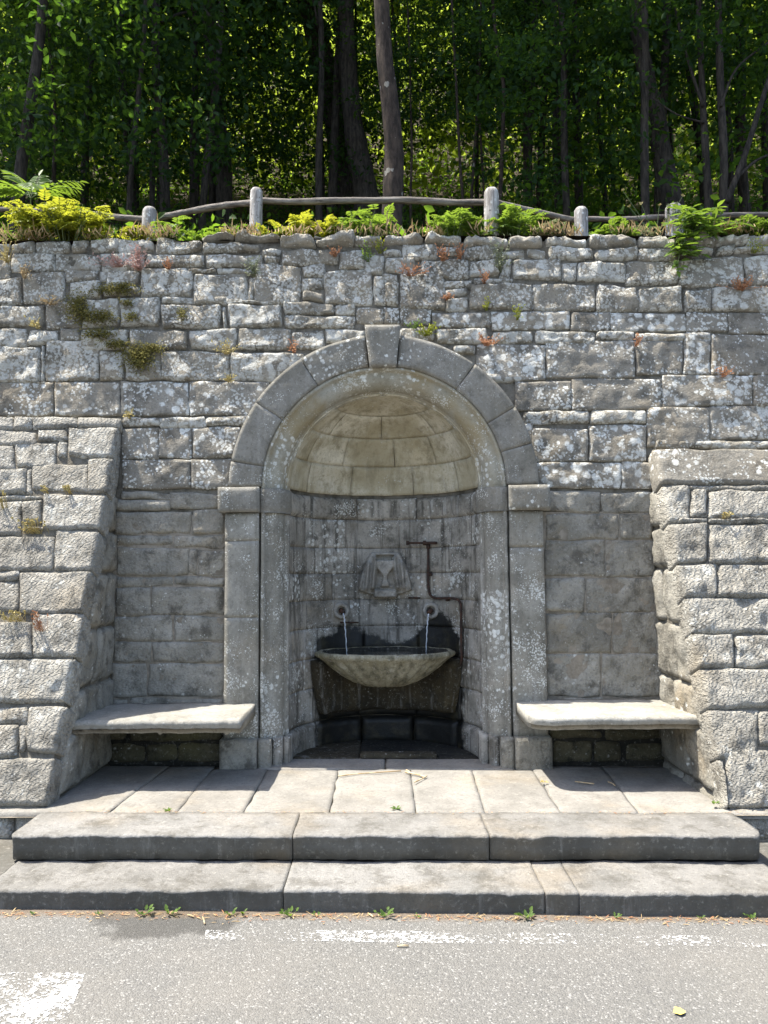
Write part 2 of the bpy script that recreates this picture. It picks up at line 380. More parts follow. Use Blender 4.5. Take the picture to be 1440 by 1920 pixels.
# ================================================================== STEPS AND PLATFORM
def slab(x0, x1, y0, y1, z1, z0, seed, nose=0.022, chip=0.012, face_in=0.012, round_l=0.0, round_r=0.0, top_n=0.004, dx=0.016, tl=tilt, undercut=None):
    """worn stone slab: cross-section from the back over the top and the nosing down the face, drawn along x"""
    prof = [(1.0, 0, 'b')]
    ny = max(3, int((y1-y0)/0.06))
    secs = []
    nx = max(4, int((x1-x0)/dx))
    for i in range(nx+1):
        x = x0 + (x1-x0)*i/nx
        c = (max(0.0, noise.noise(Vector((x*5, seed, 0)))*0.6 + noise.noise(Vector((x*17, seed, 3)))*0.5) + 0.9*max(0.0, noise.noise(Vector((x*46, seed, 5))) - 0.12)) * chip
        wv = noise.noise(Vector((x*3.0, seed+9, 1))) * 0.004 + noise.noise(Vector((x*30, seed+9, 1))) * 0.0025
        yo = 0.0
        if round_l and x - x0 < round_l: yo = round_l - math.sqrt(max(0, round_l**2 - (round_l - (x-x0))**2))
        if round_r and x1 - x < round_r: yo = round_r - math.sqrt(max(0, round_r**2 - (round_r - (x1-x))**2))
        yf = y0 + yo + wv
        s = [(y1, z0), (y1, z1)]
        r = nose + c
        for k in range(1, ny): s.append((y1 + (yf + r - y1)*k/ny, z1))
        for k in range(0, 5):
            a = math.pi/2*k/4
            s.append((yf + r - r*math.sin(a), z1 - (r*0.8)*(1 - math.cos(a))))
        if undercut:                                   # moulded bench edge: roll above a set-back fascia
            s += [(yf + 0.002, z1 - 0.034), (yf + 0.012, z1 - 0.050), (yf + undercut, z1 - 0.054), (yf + undercut, (z1+z0)/2 - 0.012), (yf + undercut + 0.004, z0)]
        else:
            s += [(yf + face_in*0.3 + c*0.3, z1 - r - 0.012), (yf + face_in*0.6, (z0+z1)/2), (yf + face_in, z0)]
        out = []
        for (yy, zz) in s:
            zt = zz
            p = (x, yy, zz + seed)
            h = fb(p, 4.0, 4, seed) * top_n + fb(p, 16, 3, seed) * top_n*0.5
            out.append((x, yy + fb(p, 9, 3, seed+5)*top_n*0.8, zt + h + tl(x)))
        secs.append(out)
    v = [p for s in secs for p in s]; m = len(secs[0]); f = []; slab.nf = (m, nx)
    for i in range(nx):
        for k in range(m):
            k2 = (k+1) % m
            f.append((i*m+k, i*m+k2, (i+1)*m+k2, (i+1)*m+k))
    f.append(tuple(range(m-1, -1, -1))); f.append(tuple(nx*m + k for k in range(m)))
    return v, f
YP, Y2, Y1 = 4.315, 3.94, 3.615                     # platform edge, upper step nose, lower step nose
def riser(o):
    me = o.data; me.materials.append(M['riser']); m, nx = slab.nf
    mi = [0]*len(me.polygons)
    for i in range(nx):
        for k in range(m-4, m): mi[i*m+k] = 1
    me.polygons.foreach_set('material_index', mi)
steps = empty('stone_steps', (0, 3.8, Z_ROAD), 'two broad worn stone steps below the fountain platform', 'steps')
def px_x(px, y, z): return (px-720)/FPX * (y*math.cos(PITCH) + (z-1.3)*math.sin(PITCH))
bed = add('step_bed', *slab(-1.82, 1.85, Y1+0.06, YP-0.02, -0.20, -0.4, 3), M['mortar'], steps)
for k, (a, b) in enumerate([(px_x(12, Y2, 0), px_x(543, Y2, 0)-0.003), (px_x(543, Y2, 0)+0.004, px_x(913, Y2, 0)-0.003), (px_x(913, Y2, 0)+0.005, px_x(1432, Y2, 0))]):
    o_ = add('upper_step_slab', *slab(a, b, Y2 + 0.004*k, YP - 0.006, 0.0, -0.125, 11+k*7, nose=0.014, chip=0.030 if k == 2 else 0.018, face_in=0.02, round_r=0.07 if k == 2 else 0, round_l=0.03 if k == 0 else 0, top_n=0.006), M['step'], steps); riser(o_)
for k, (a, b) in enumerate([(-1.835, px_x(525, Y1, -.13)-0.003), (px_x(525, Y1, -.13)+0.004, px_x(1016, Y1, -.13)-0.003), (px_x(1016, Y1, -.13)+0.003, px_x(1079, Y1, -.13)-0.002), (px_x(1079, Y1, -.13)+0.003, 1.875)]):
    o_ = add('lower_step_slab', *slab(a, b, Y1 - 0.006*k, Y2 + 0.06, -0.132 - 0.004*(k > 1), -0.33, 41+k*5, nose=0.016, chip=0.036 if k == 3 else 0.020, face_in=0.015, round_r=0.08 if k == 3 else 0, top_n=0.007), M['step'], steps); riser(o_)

plat = tag(add('platform', [(-2.3, YP-0.01, -0.008), (2.3, YP-0.01, -0.032), (2.3, 6.3, -0.032), (-2.3, 6.3, -0.008)], [(0, 1, 2, 3)], M['mortar_pale'], smooth=False), 'paved stone platform in front of the niche', kind='structure')
def flagstone(x0a, x1a, y0, x0b, x1b, y1, seed, mat='flag', dz=0.0):
    tow = lambda u, w, h: Vector((u, w, h + dz + tilt(u)))
    v, f = patch([(x0a, y0), (x1a, y0), (x1b, y1), (x0b, y1)], tow, proud=0.0, rough=0.0045, edge=0.006, cell=0.026, round_=0.001, wob=0.010, depth=0.03, seed=seed, freq=7, base=-0.004)
    add('flagstone', v, f, M[mat], plat)
def jpt(a, b, yy):
    p, q = on_z(*a, 0), on_z(*b, 0); t = (yy - p.y)/(q.y - p.y); return p.x + (q.x - p.x)*t
J = [((393, 1450), (338, 1518)), ((502, 1443), (458, 1523)), ((630, 1466), (619, 1520)), ((771, 1451), (779, 1512)), ((886, 1445), (909, 1516)), ((1010, 1455), (1053, 1520)), ((1160, 1470), (1192, 1512))]
jx = [-2.3, -1.52] + [jpt(a, b, YP) for a, b in J] + [2.3]
jb = [-2.3, -1.47] + [jpt(a, b, 5.25) for a, b in J] + [2.3]
g = 0.0025
for k in range(len(jx)-1):
    flagstone(jx[k]+g, jx[k+1]-g, YP+g, jb[k]+g, jb[k+1]-g, 5.245 + (0.1 if abs(jx[k]+jx[k+1]) > 2.0 else 0), 60+k, dz=random.uniform(-0.004, 0.003))
flagstone(-0.86, -0.009, 5.255, -0.86, -0.009, 5.545, 81); flagstone(0.003, 0.86, 5.255, 0.003, 0.86, 5.545, 82)
flagstone(-0.66, -0.19, 5.55, -0.66, -0.19, 6.14, 83, 'pedestal', 0.004); flagstone(-0.18, 0.36, 5.55, -0.18, 0.36, 5.66, 84, 'pedestal', 0.028); flagstone(-0.185, 0.66, 5.66, -0.185, 0.66, 6.14, 86, 'blackwet_shade', 0.004); flagstone(0.37, 0.66, 5.55, 0.37, 0.66, 5.655, 85, 'blackwet_shade', 0.0)

# ================================================================== RETAINING WALL
wall = empty('retaining_wall', (0, 5.5, 0), 'tall grey dry-laid sandstone retaining wall spotted with white lichen', 'wall')
Z_TOP = 3.86
XW = 4.4
def tow_wall(u, w, h):
    yy = y_wall(w)
    if w > Z_BAT: c = 1/math.sqrt(1+BAT*BAT); return Vector((u, yy - h*c, w + h*BAT*c))
    return Vector((u, yy - h, w))
# the core behind the joints, with the opening for the niche
def core():
    v, f = [], []
    def quad(a, b, c, d): n0 = len(v); v.extend([a, b, c, d]); f.append((n0, n0+1, n0+2, n0+3))
    w = lambda x, z, off=0.016: (x, y_wall(z) + off, z)
    ro = 0.97
    for sx in (-1, 1):
        for (za, zb) in ((-0.35, Z_SPR), ):
            quad(w(sx*ro, za), w(sx*XW, za), w(sx*XW, zb), w(sx*ro, zb))
        quad(w(sx*1.4, Z_SPR), w(sx*XW, Z_SPR), w(sx*XW, Z_TOP-0.05), w(sx*1.4, Z_TOP-0.05))
    N = 40
    for k in range(N):
        a0, a1 = math.pi*k/N, math.pi*(k+1)/N
        def outp(a):
            c, s = math.cos(a), math.sin(a)
            t = min(1.4/abs(c) if abs(c) > 1e-6 else 1e9, (Z_TOP-0.05-Z_SPR)/s if s > 1e-6 else 1e9)
            return (c*t, Z_SPR + s*t)
        quad(w(ro*math.cos(a0), Z_SPR+ro*math.sin(a0)), w(*outp(a0)), w(*outp(a1)), w(ro*math.cos(a1), Z_SPR+ro*math.sin(a1)))
    # corner fillers of the square
    for sx in (-1, 1):
        aa = math.atan2(Z_TOP-0.05-Z_SPR, 1.4)
        k = int(aa/math.pi*N); a0, a1 = math.pi*k/N, math.pi*(k+1)/N
        p0 = (1.4, Z_SPR + math.tan(a0)*1.4); p1 = ((Z_TOP-0.05-Z_SPR)/math.tan(a1), Z_TOP-0.05)
        quad(w(sx*p0[0], p0[1]), w(sx*1.4, Z_TOP-0.05), w(sx*p1[0], p1[1]), w(sx*p1[0], p1[1]))
    quad((-XW, y_wall(Z_TOP)+0.022, Z_TOP-0.05), (XW, y_wall(Z_TOP)+0.022, Z_TOP-0.05), (XW, 6.3, Z_TOP-0.06), (-XW, 6.3, Z_TOP-0.06))
    quad((-XW, 6.45, -0.4), (XW, 6.45, -0.4), (XW, 6.45, Z_TOP), (-XW, 6.45, Z_TOP))
    return v, f
cv, cf = core()
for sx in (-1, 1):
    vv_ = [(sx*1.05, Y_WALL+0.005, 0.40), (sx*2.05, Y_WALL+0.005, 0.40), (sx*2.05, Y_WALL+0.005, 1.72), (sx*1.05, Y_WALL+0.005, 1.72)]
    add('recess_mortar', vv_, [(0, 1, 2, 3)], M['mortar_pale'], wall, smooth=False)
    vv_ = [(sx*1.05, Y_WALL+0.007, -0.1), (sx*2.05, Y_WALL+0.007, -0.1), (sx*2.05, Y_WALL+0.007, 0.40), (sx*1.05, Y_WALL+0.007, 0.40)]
    add('underbench_shade_mortar', vv_, [(0, 1, 2, 3)], M['blackwet_shade'], wall, smooth=False)  # black strip deepens the shade under the benches by colour
add('mortar_core', cv, cf, M['mortar'], wall, smooth=False)

def keep_arch(p, h):
    if (p.x*p.x + max(0.0, p.y - Z_SPR)**2) < (R_OUT+0.012)**2 and p.y > Z_SPR - 0.2: return min(h, -0.015)
    if abs(p.x) < 1.115 and p.y < Z_SPR: return min(h, -0.015)
    if abs(p.x) < 0.135 and 2.8 < p.y < 3.06: return min(h, -0.015)
    return h
nst = [0]
def wall_stone(x0, y0, x1, y1, kind, jit=None, rect=None):
    nst[0] += 1; sd = nst[0]
    rr = random.Random(sd*13+5)
    prm = {'rub': dict(proud=0.013, bulge=0.004, rough=0.028, edge=0.020, round_=0.12, wob=0.020, base=-0.012, freq=7, cell=0.017),
           'rock': dict(proud=0.010, bulge=0.002, rough=0.026, edge=0.016, round_=0.05, wob=0.018, base=-0.010, freq=6.5, cell=0.017),
           'thin': dict(proud=0.009, bulge=0.003, rough=0.022, edge=0.014, round_=0.09, base=-0.005, wob=0.013, freq=9, cell=0.016),
           'ash': dict(proud=0.003, bulge=0.0, rough=0.018, edge=0.006, round_=0.01, wob=0.011, freq=6.5, base=-0.003, cell=0.018),
           'rec': dict(proud=0.003, bulge=0.001, rough=0.017, edge=0.014, round_=0.05, wob=0.014, freq=8, base=-0.004, cell=0.02),
           'low': dict(proud=0.008, bulge=0.006, rough=0.017, edge=0.02, round_=0.08, wob=0.014, freq=8, base=-0.012, cell=0.022),
           'cap': dict(proud=0.035, bulge=0.008, rough=0.060, edge=0.03, round_=0.08, wob=0.030, freq=7, cell=0.016)}[kind]
    j = {'rub': 5, 'rock': 3.5, 'thin': 3, 'ash': 1.2, 'rec': 2, 'cap': 4, 'low': 3}[kind] if jit is None else jit
    if rect is None:
        cs = []
        for (a, b) in ((x0, y1), (x1, y1), (x1, y0), (x0, y0)):
            p = on_wall(a + rr.uniform(-j, j)*0.6, b + rr.uniform(-j, j)); cs.append((p.x, p.z))
    else:
        X0, Z0, X1, Z1 = rect; q = j*0.003
        cs = [(a + rr.uniform(-q, q), b + rr.uniform(-q, q)) for a, b in ((X0, Z0), (X1, Z0), (X1, Z1), (X0, Z1))]
    gap = 0.002
    cs = [(cs[0][0]+gap, cs[0][1]+gap), (cs[1][0]-gap, cs[1][1]+gap), (cs[2][0]-gap, cs[2][1]-gap), (cs[3][0]+gap, cs[3][1]-gap)]
    prm['proud'] += rr.uniform(-0.005, 0.009) * (1 if kind in ('rub', 'rock', 'cap') else 0.4)
    v, f = patch(cs, tow_wall, seed=sd, depth=0.10, keep=keep_arch, **prm)
    mt = {'rub': 'rustic', 'rock': 'rustic', 'thin': 'rustic', 'ash': 'ashlar', 'rec': 'recess', 'cap': 'cap', 'low': 'moss_shade'}[kind]
    return add('coping_stone' if kind == 'cap' else 'stone', v, f, M[mt], wall)

def Lx(rows, kind):                                    # surveyed on the left half of the wall
    for r in rows: wall_stone(r[0]/2, 420+r[1]/2, r[2]/2, 420+r[3]/2, r[4] if len(r) > 4 else kind)
def Rx(rows, kind):
    for r in rows: wall_stone(720+r[0]/2, 420+r[1]/2, 720+r[2]/2, 420+r[3]/2, r[4] if len(r) > 4 else kind)
def L3(rows, kind):
    for r in rows: wall_stone(r[0]/2.4, 760+r[1]/2.4, r[2]/2.4, 760+r[3]/2.4, r[4] if len(r) > 4 else kind)
def R3(rows, kind):
    for r in rows: wall_stone(960+r[0]/2.4, 760+r[1]/2.4, 960+r[2]/2.4, 760+r[3]/2.4, r[4] if len(r) > 4 else kind)
# coping and first course
Lx([(-60,68,42,112), (45,66,132,110), (134,70,262,112), (264,62,330,106), (330,56,444,112), (446,56,580,108), (580,58,754,108), (754,66,980,110), (980,88,1052,124), (760,42,880,66,'cap'), (880,36,1046,68,'cap'), (1046,46,1180,90,'cap'), (1180,42,1330,86,'cap'), (1330,48,1442,88,'cap')], 'rub')
Rx([(2,48,150,86,'cap'), (150,44,290,82,'cap'), (290,50,472,84,'cap'), (470,46,600,86,'cap'), (600,50,760,88,'cap'), (760,42,955,88,'cap'), (955,48,1100,90,'cap'), (1100,44,1232,90,'cap'), (1232,46,1360,80,'cap'), (1360,42,1500,80,'cap'),
    (0,90,68,124), (70,80,204,132), (206,84,296,122), (297,84,432,128), (433,87,537,130), (538,88,611,130), (612,90,786,138), (787,92,950,137), (952,92,1100,136), (1100,90,1238,118), (1240,80,1312,114), (1314,82,1500,118)], 'rub')
# second course
Lx([(-50,114,40,205), (42,112,208,178), (208,114,376,176), (378,110,543,176), (545,108,770,166), (771,108,986,166), (988,124,1052,150), (1054,90,1272,152), (1273,92,1366,176), (1368,120,1442,186),
    (546,168,700,184,'thin'), (702,166,812,184,'thin'), (812,166,946,190,'thin'), (988,148,1052,160,'thin')], 'rock')
Rx([(2,124,116,183), (132,130,318,206), (320,130,432,196), (434,132,480,206), (480,130,666,206), (667,138,723,213), (725,140,906,216), (907,138,1100,230), (1101,120,1350,232), (1351,118,1500,230),
    (228,208,336,242,'thin'), (337,198,480,222,'thin')], 'rock')
# third course
Lx([(-50,206,82,304), (84,182,243,298), (242,172,370,216), (371,178,402,212), (256,216,378,284), (400,176,524,232), (380,232,524,270,'thin'), (525,168,722,268), (724,184,928,298), (928,196,950,298,'thin'), (950,152,1132,306), (1132,152,1222,202), (1130,202,1214,246), (1133,248,1216,294), (1218,176,1402,304), (1402,190,1442,304)], 'rock')
Rx([(0,184,53,222), (54,186,229,320), (0,224,54,308), (230,243,316,273,'thin'), (230,274,314,326), (317,222,557,324), (558,222,798,324), (797,230,954,330), (956,236,1122,330), (1123,238,1230,330), (1232,236,1500,332)], 'rock')
# fourth course
Lx([(-50,308,163,384), (166,288,310,388), (310,284,447,388), (447,268,602,380), (603,270,724,302,'thin'), (603,302,830,392), (832,306,850,392,'thin'), (848,300,1062,392), (1062,292,1256,342,'thin'), (1256,298,1332,340,'thin'), (1066,342,1332,392,'thin'), (1334,308,1442,376), (724,270,850,300,'thin'), (850,290,1062,302,'thin')], 'rock')
Rx([(0,310,60,374), (62,314,177,380), (178,330,402,388), (403,326,698,396), (700,330,850,398), (851,332,1132,402), (1133,332,1290,402), (1291,334,1500,410)], 'ash')
# fifth
Lx([(-50,388,96,462), (98,396,214,450), (216,390,302,440), (300,390,482,470), (483,392,704,472), (710,394,890,472), (890,392,1092,472), (1092,392,1218,472), (1218,390,1376,440)], 'rock')
Rx([(60,382,192,440,'thin'), (194,390,390,452), (405,398,560,450), (564,400,794,448), (798,400,940,434), (942,404,1134,434), (1134,404,1226,434,'ash')], 'thin')
# sixth
Lx([(-50,464,152,590), (154,450,168,588,'thin'), (168,438,370,588), (371,472,462,588), (462,450,606,586), (606,474,864,588), (866,474,1150,588)], 'rock')
Rx([(262,452,346,486,'thin'), (346,452,606,588), (608,436,944,578), (945,436,1122,566), (1123,406,1224,564), (1226,412,1500,566), (346,560,490,600,'thin')], 'ash')
# seventh
Lx([(-50,592,203,720), (204,592,450,720), (451,590,708,720), (708,590,1010,716), (98,588,170,594,'thin')], 'ash')
Rx([(490,590,704,698), (704,578,1044,698), (1044,566,1384,682), (1385,566,1500,682)], 'ash')
# thin levelling course and the dressed courses down to the impost
Lx([(452,722,600,762,'thin'), (600,722,772,762,'thin'), (772,718,945,756,'thin'), (454,764,592,882), (593,764,720,876), (721,760,905,876), (456,884,716,994), (717,880,880,994)], 'ash')
Rx([(520,698,772,748,'thin'), (773,698,986,750,'thin'), (556,768,768,890), (770,752,986,890), (500,744,560,890), (986,688,1222,836), (1222,682,1500,808), (570,892,890,992), (890,892,1012,992), (1014,810,1150,842,'thin'), (1150,808,1500,836,'thin')], 'ash')
# the recess left of the niche
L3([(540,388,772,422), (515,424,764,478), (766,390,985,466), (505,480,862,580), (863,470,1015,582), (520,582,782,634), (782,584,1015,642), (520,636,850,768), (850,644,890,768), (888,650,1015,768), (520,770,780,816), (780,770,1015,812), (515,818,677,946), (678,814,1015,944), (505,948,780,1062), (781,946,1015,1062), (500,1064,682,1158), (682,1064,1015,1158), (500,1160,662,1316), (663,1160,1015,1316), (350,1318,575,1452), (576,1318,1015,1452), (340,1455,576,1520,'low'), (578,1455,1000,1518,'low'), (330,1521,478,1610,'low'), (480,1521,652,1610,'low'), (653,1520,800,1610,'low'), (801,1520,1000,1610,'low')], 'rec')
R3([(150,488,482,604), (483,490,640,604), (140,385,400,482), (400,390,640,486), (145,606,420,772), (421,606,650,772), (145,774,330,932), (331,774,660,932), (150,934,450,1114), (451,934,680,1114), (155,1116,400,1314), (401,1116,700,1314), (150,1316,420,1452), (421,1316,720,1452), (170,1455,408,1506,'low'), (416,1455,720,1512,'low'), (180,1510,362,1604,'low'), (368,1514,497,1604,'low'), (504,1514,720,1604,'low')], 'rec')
# the wall goes on past the picture on both sides
rz = [3.86, 3.70, 3.50, 3.22, 3.0, 2.80, 2.52, 2.22]
for sx in (-1, 1):
    edge_px = -25 if sx < 0 else 1470
    for k in range(len(rz)-1):
        zt, zb = rz[k], rz[k+1]
        x = abs(on_wall(edge_px, 600 + k).x) + (0.02 if sx < 0 else 0.0) + 0.03*(zt-2.2)
        while x < XW:
            wdt = random.uniform(0.3, 0.6); x2 = min(x + wdt, XW)
            a, b = (x, x2) if sx > 0 else (-x2, -x)
            wall_stone(0, 0, 0, 0, 'cap' if k == 0 else 'rock', rect=(a, zb, b, zt)); x = x2
for s in ((-0.06, 0.02),):
    pass

# ================================================================== BUTTRESSES
def buttress(side, label, rows_fn):
    root = empty('stone_buttress', (side*2.6, 4.9, -0.3), label, 'buttress', 'battered buttresses flanking the fountain')
    c = 1/math.sqrt(1+BTS**2)
    xo = side*XW
    tow = lambda u, w, h: Vector((u, y_butt(w) - h*c, w + h*BTS*c))
    ztop = 2.40 if side < 0 else 2.13
    # solid core set back behind the facing
    e = 0.020
    xi0, xi1 = side*(x_butt(-0.35)+e), side*(x_butt(ztop)+e)
    v = [(xi0, y_butt(-0.35)+e, -0.35), (xo, y_butt(-0.35)+e, -0.35), (xo, y_butt(ztop)+e, ztop), (xi1, y_butt(ztop)+e, ztop), (xi0, 5.5, -0.35), (xo, 5.5, -0.35), (xo, 5.5, ztop), (xi1, 5.5, ztop)]
    f = [(0, 1, 2, 3), (4, 0, 3, 7), (3, 2, 6, 7), (1, 5, 6, 2)]
    add('mortar_core', v, f, M['mortar'], root, smooth=False)
    cnt = [side*500]
    def front(x0, y0, x1, y1, inner=False, rect=None, soft=False, flat=False):
        cnt[0] += 1; rr = random.Random(cnt[0])
        if rect is None:
            cs = []
            for (a, b) in ((x0, y1), (x1, y1), (x1, y0), (x0, y0)):
                p = on_butt(a + rr.uniform(-2, 2), b + rr.uniform(-2.5, 2.5)); cs.append([p.x, p.z])
        else: X0, Z0, X1, Z1 = rect; cs = [[X0, Z0], [X1, Z0], [X1, Z1], [X0, Z1]]
        if inner:
            ids = (1, 2) if side < 0 else (0, 3)
            for q in ids: cs[q][0] = side*x_butt(cs[q][1])
        g = 0.001
        cs = [(cs[0][0]+g, cs[0][1]+g), (cs[1][0]-g, cs[1][1]+g), (cs[2][0]-g, cs[2][1]-g), (cs[3][0]+g, cs[3][1]-g)]
        v, f = patch(cs, tow, proud=0.008 + rr.uniform(-0.006, 0.008), bulge=0.001 if not soft else 0.004, rough=(0.015 if not soft else 0.020) * (0.35 if flat else 1), edge=0.010 if not soft else 0.018, cell=0.017, base=-0.014, round_=0.02 if not soft else 0.04, wob=0.012, depth=0.16, seed=cnt[0] % 997, freq=10, nmax=30)
        add('stone', v, f, M['ashlar' if flat else 'buttress'], root)
    rows_fn(front)
    # outer, off-picture part of the face
    lvl = [-0.33, -0.02, 0.36, 0.62, 0.97, 1.33, 1.6, 1.86, 2.12, 2.38]
    for k in range(len(lvl)-1):
        x = abs(on_butt(-30 if side < 0 else 1480, 1500 - 85*k).x) + 0.02
        while x < XW - 0.05:
            x2 = min(x + random.uniform(0.35, 0.7), XW)
            front(0, 0, 0, 0, rect=((x, lvl[k], x2, lvl[k+1]) if side > 0 else (-x2, lvl[k], -x, lvl[k+1]))); x = x2
    # the return towards the niche
    towS = lambda u, w, h: Vector((side*(x_butt(w) - h), u, w))
    sl = [-0.3, 0.02, 0.36, 0.60, 0.96, 1.32, 1.60, 1.86, 2.12, 2.30]
    for k in range(len(sl)-1):
        za, zb = sl[k], sl[k+1]
        cuts = [None] + ([0.5] if k < 4 else []) + [None]
        y_end = 5.40
        ya, yb = y_butt(za)+0.12, y_butt(zb)+0.12
        if yb > y_end - 0.05: continue
        fr = [0.0, 1.0] if (y_end - ya) < 0.45 else ([0.0, 0.42, 1.0] if k % 2 else [0.0, 0.6, 1.0])
        for a, b in zip(fr[:-1], fr[1:]):
            cs = [(ya+(y_end-ya)*a+.004, za+.004), (ya+(y_end-ya)*b-.004, za+.004), (yb+(y_end-yb)*b-.004, zb-.004), (yb+(y_end-yb)*a+.004, zb-.004)]
            if side > 0: pass
            cnt[0] += 1
            v, f = patch(cs, towS, proud=0.004, bulge=0.006, rough=0.018, edge=0.03, cell=0.025, round_=0.06, wob=0.008, depth=0.1, seed=cnt[0] % 997, base=-0.02)
            if side > 0: f = [tuple(reversed(q)) for q in f]
            add('return_stone', v, f, M['recess' if k > 0 or side > 0 else 'moss_shade'], root)
    return root
def rowsL(front):
    q = lambda a, b, c_, d, inner=False, soft=False: front(a/2.4, 760+b/2.4, c_/2.4, 760+d/2.4, inner, None, soft)
    for r in [(-80,48,60,108), (60,48,150,108), (150,50,345,98), (345,50,545,96,True), (305,98,530,232,True), (-80,110,165,172), (165,105,300,160), (68,166,252,272), (-80,176,62,288), (254,160,300,232), (140,256,394,382), (394,238,515,388,True), (-80,286,118,398), (118,280,142,396), (190,392,485,556,True), (96,424,192,536), (-80,400,190,424), (-80,426,94,584), (-80,588,242,742), (243,560,450,738,True), (84,744,405,934,True), (-80,744,84,790), (-80,792,80,926), (100,538,190,560),
              (-80,965,142,1138), (143,940,360,1136,True), (-80,1140,315,1342,True), (-80,1358,118,1434), (80,1436,120,1558), (120,1352,270,1560,True), (-80,1436,80,1582), (-80,1584,218,1806,True), (-80,1815,60,1950), (62,1812,200,1950,True)]: q(*r)
def rowsR(front):
    q = lambda a, b, c_, d, inner=False, soft=True: front(960+a/2.4, 760+b/2.4, 960+c_/2.4, 760+d/2.4, inner, None, soft, b == 196)
    for r in [(640,196,1240,352,True,False), (790,352,1240,380,False), (655,360,804,526,True), (806,372,880,498), (882,382,1240,506), (740,506,882,528), (884,508,1240,530), (650,530,884,706,True), (885,530,1240,706), (650,712,922,866,True), (924,716,1240,866), (700,868,1240,1026,True), (700,1030,1002,1186,True), (1004,1030,1240,1176), (700,1180,1240,1366,True), (700,1370,1110,1590,True), (1112,1368,1240,1530), (700,1592,958,1810,True), (960,1545,1240,1812), (700,1815,1240,1950,True)]: q(*r)
bl_ = buttress(-1, 'sloping rough stone buttress left of the niche, its inner side in shade', rowsL)
br_ = buttress(1, 'sloping rough stone buttress right of the niche, its inner side sunlit', rowsR)

# ================================================================== FOUNTAIN NICHE
niche = empty('fountain_niche', (0, 5.5, 0), 'arched stone fountain niche with pilasters, keystone and ochre half dome', 'niche')
# backing shell behind the joints
seg = 36
v, f = [], []
prof = [(-0.05, R_N+0.02)] + [(Z_SPR, R_N+0.02)] + [(Z_SPR + (R_N+0.02)*math.sin(a), (R_N+0.02)*math.cos(a)) for a in [rad(10*k) for k in range(1, 10)]]
for (z, r) in prof:
    for s in range(seg+1):
        a = -math.pi/2 + math.pi*s/seg
        v.append((r*math.sin(a), Y_NICHE + max(r, 1e-3)*math.cos(a), z))
for k in range(len(prof)-1):
    for s in range(seg):
        a = k*(seg+1)+s; f.append((a, a+1, a+seg+2, a+seg+1))
add('mortar_backing', v, f, M['mortar'], niche)
def tow_cyl(u, w, h): r = R_N - h; return Vector((r*math.sin(u), Y_NICHE + r*math.cos(u), w))
def tow_dome(u, w, h):
    r = R_N - h; return Vector((r*math.sin(u)*math.cos(w), Y_NICHE + r*math.cos(u)*math.cos(w), Z_SPR + r*math.sin(w)))
def curved(tow, us, w0, w1, mat, name, seed, proud=0.004, gap=0.0009, cs=1.0, rough=0.005):
    for k in range(len(us)-1):
        g = gap/R_N/cs
        dj = random.uniform(-0.003, 0.003)
        vv, ff = patch([(us[k]+g, w0+gap*0.6), (us[k+1]-g, w0+gap*0.6), (us[k+1]-g, w1-gap*0.6), (us[k]+g, w1-gap*0.6)], tow, proud=proud+dj*0.3, rough=rough, edge=0.007, cell=0.03,
                       round_=0.003, wob=0.006, depth=0.03, seed=seed+k, freq=9, base=-0.0015, scale=(R_N*cs, 1 if tow is tow_cyl else R_N))
        ff = [tuple(reversed(q)) for q in ff] if False else ff
        add(name, vv, ff, M[mat], niche)
H = math.pi/2
dg = lambda *a: [rad(x) for x in a]
rows = [(0.19, 0.44, dg(-90, -52, -18, 20, 55, 90)), (0.44, 0.66, dg(-90, -62, -30, 4, 36, 66, 90)), (0.66, 0.885, dg(-90, -48, -14, 22, 58, 90)),
        (0.885, 1.095, dg(-90, -58, -24, 26, 60, 90)), (1.095, 1.30, dg(-90, -66, -36, -5, 30, 62, 90)), (1.30, 1.50, dg(-90, -50, -20, 14, 46, 90)), (1.50, 1.725, dg(-90, -60, -26, 10, 42, 70, 90))]
for k, (a, b, us) in enumerate(rows): curved(tow_cyl, us, a, b, 'niche', 'niche_block', 200+k*9)
curved(tow_cyl, dg(-90, -55, -18, 22, 56, 90), 1.725, 1.895, 'niche', 'impost_band', 280, proud=0.022, rough=0.004)
curved(tow_cyl, dg(-90, -50, -16, 18, 52, 90), -0.03, 0.185, 'niche', 'niche_plinth', 290, proud=0.028)
drow = [(2, 21, dg(-90, -58, -22, 20, 56, 90)), (21, 41, dg(-90, -64, -30, 8, 40, 90)), (41, 60, dg(-90, -52, -2, 50, 90)), (60, 89, dg(-90, 90))]
for k, (a, b, us) in enumerate(drow): curved(tow_dome, us, rad(a), rad(b), 'dome', 'dome_block', 310+k*9, proud=0.004, cs=math.cos(rad((a+b)/2)) + 0.01, gap=0.0009)

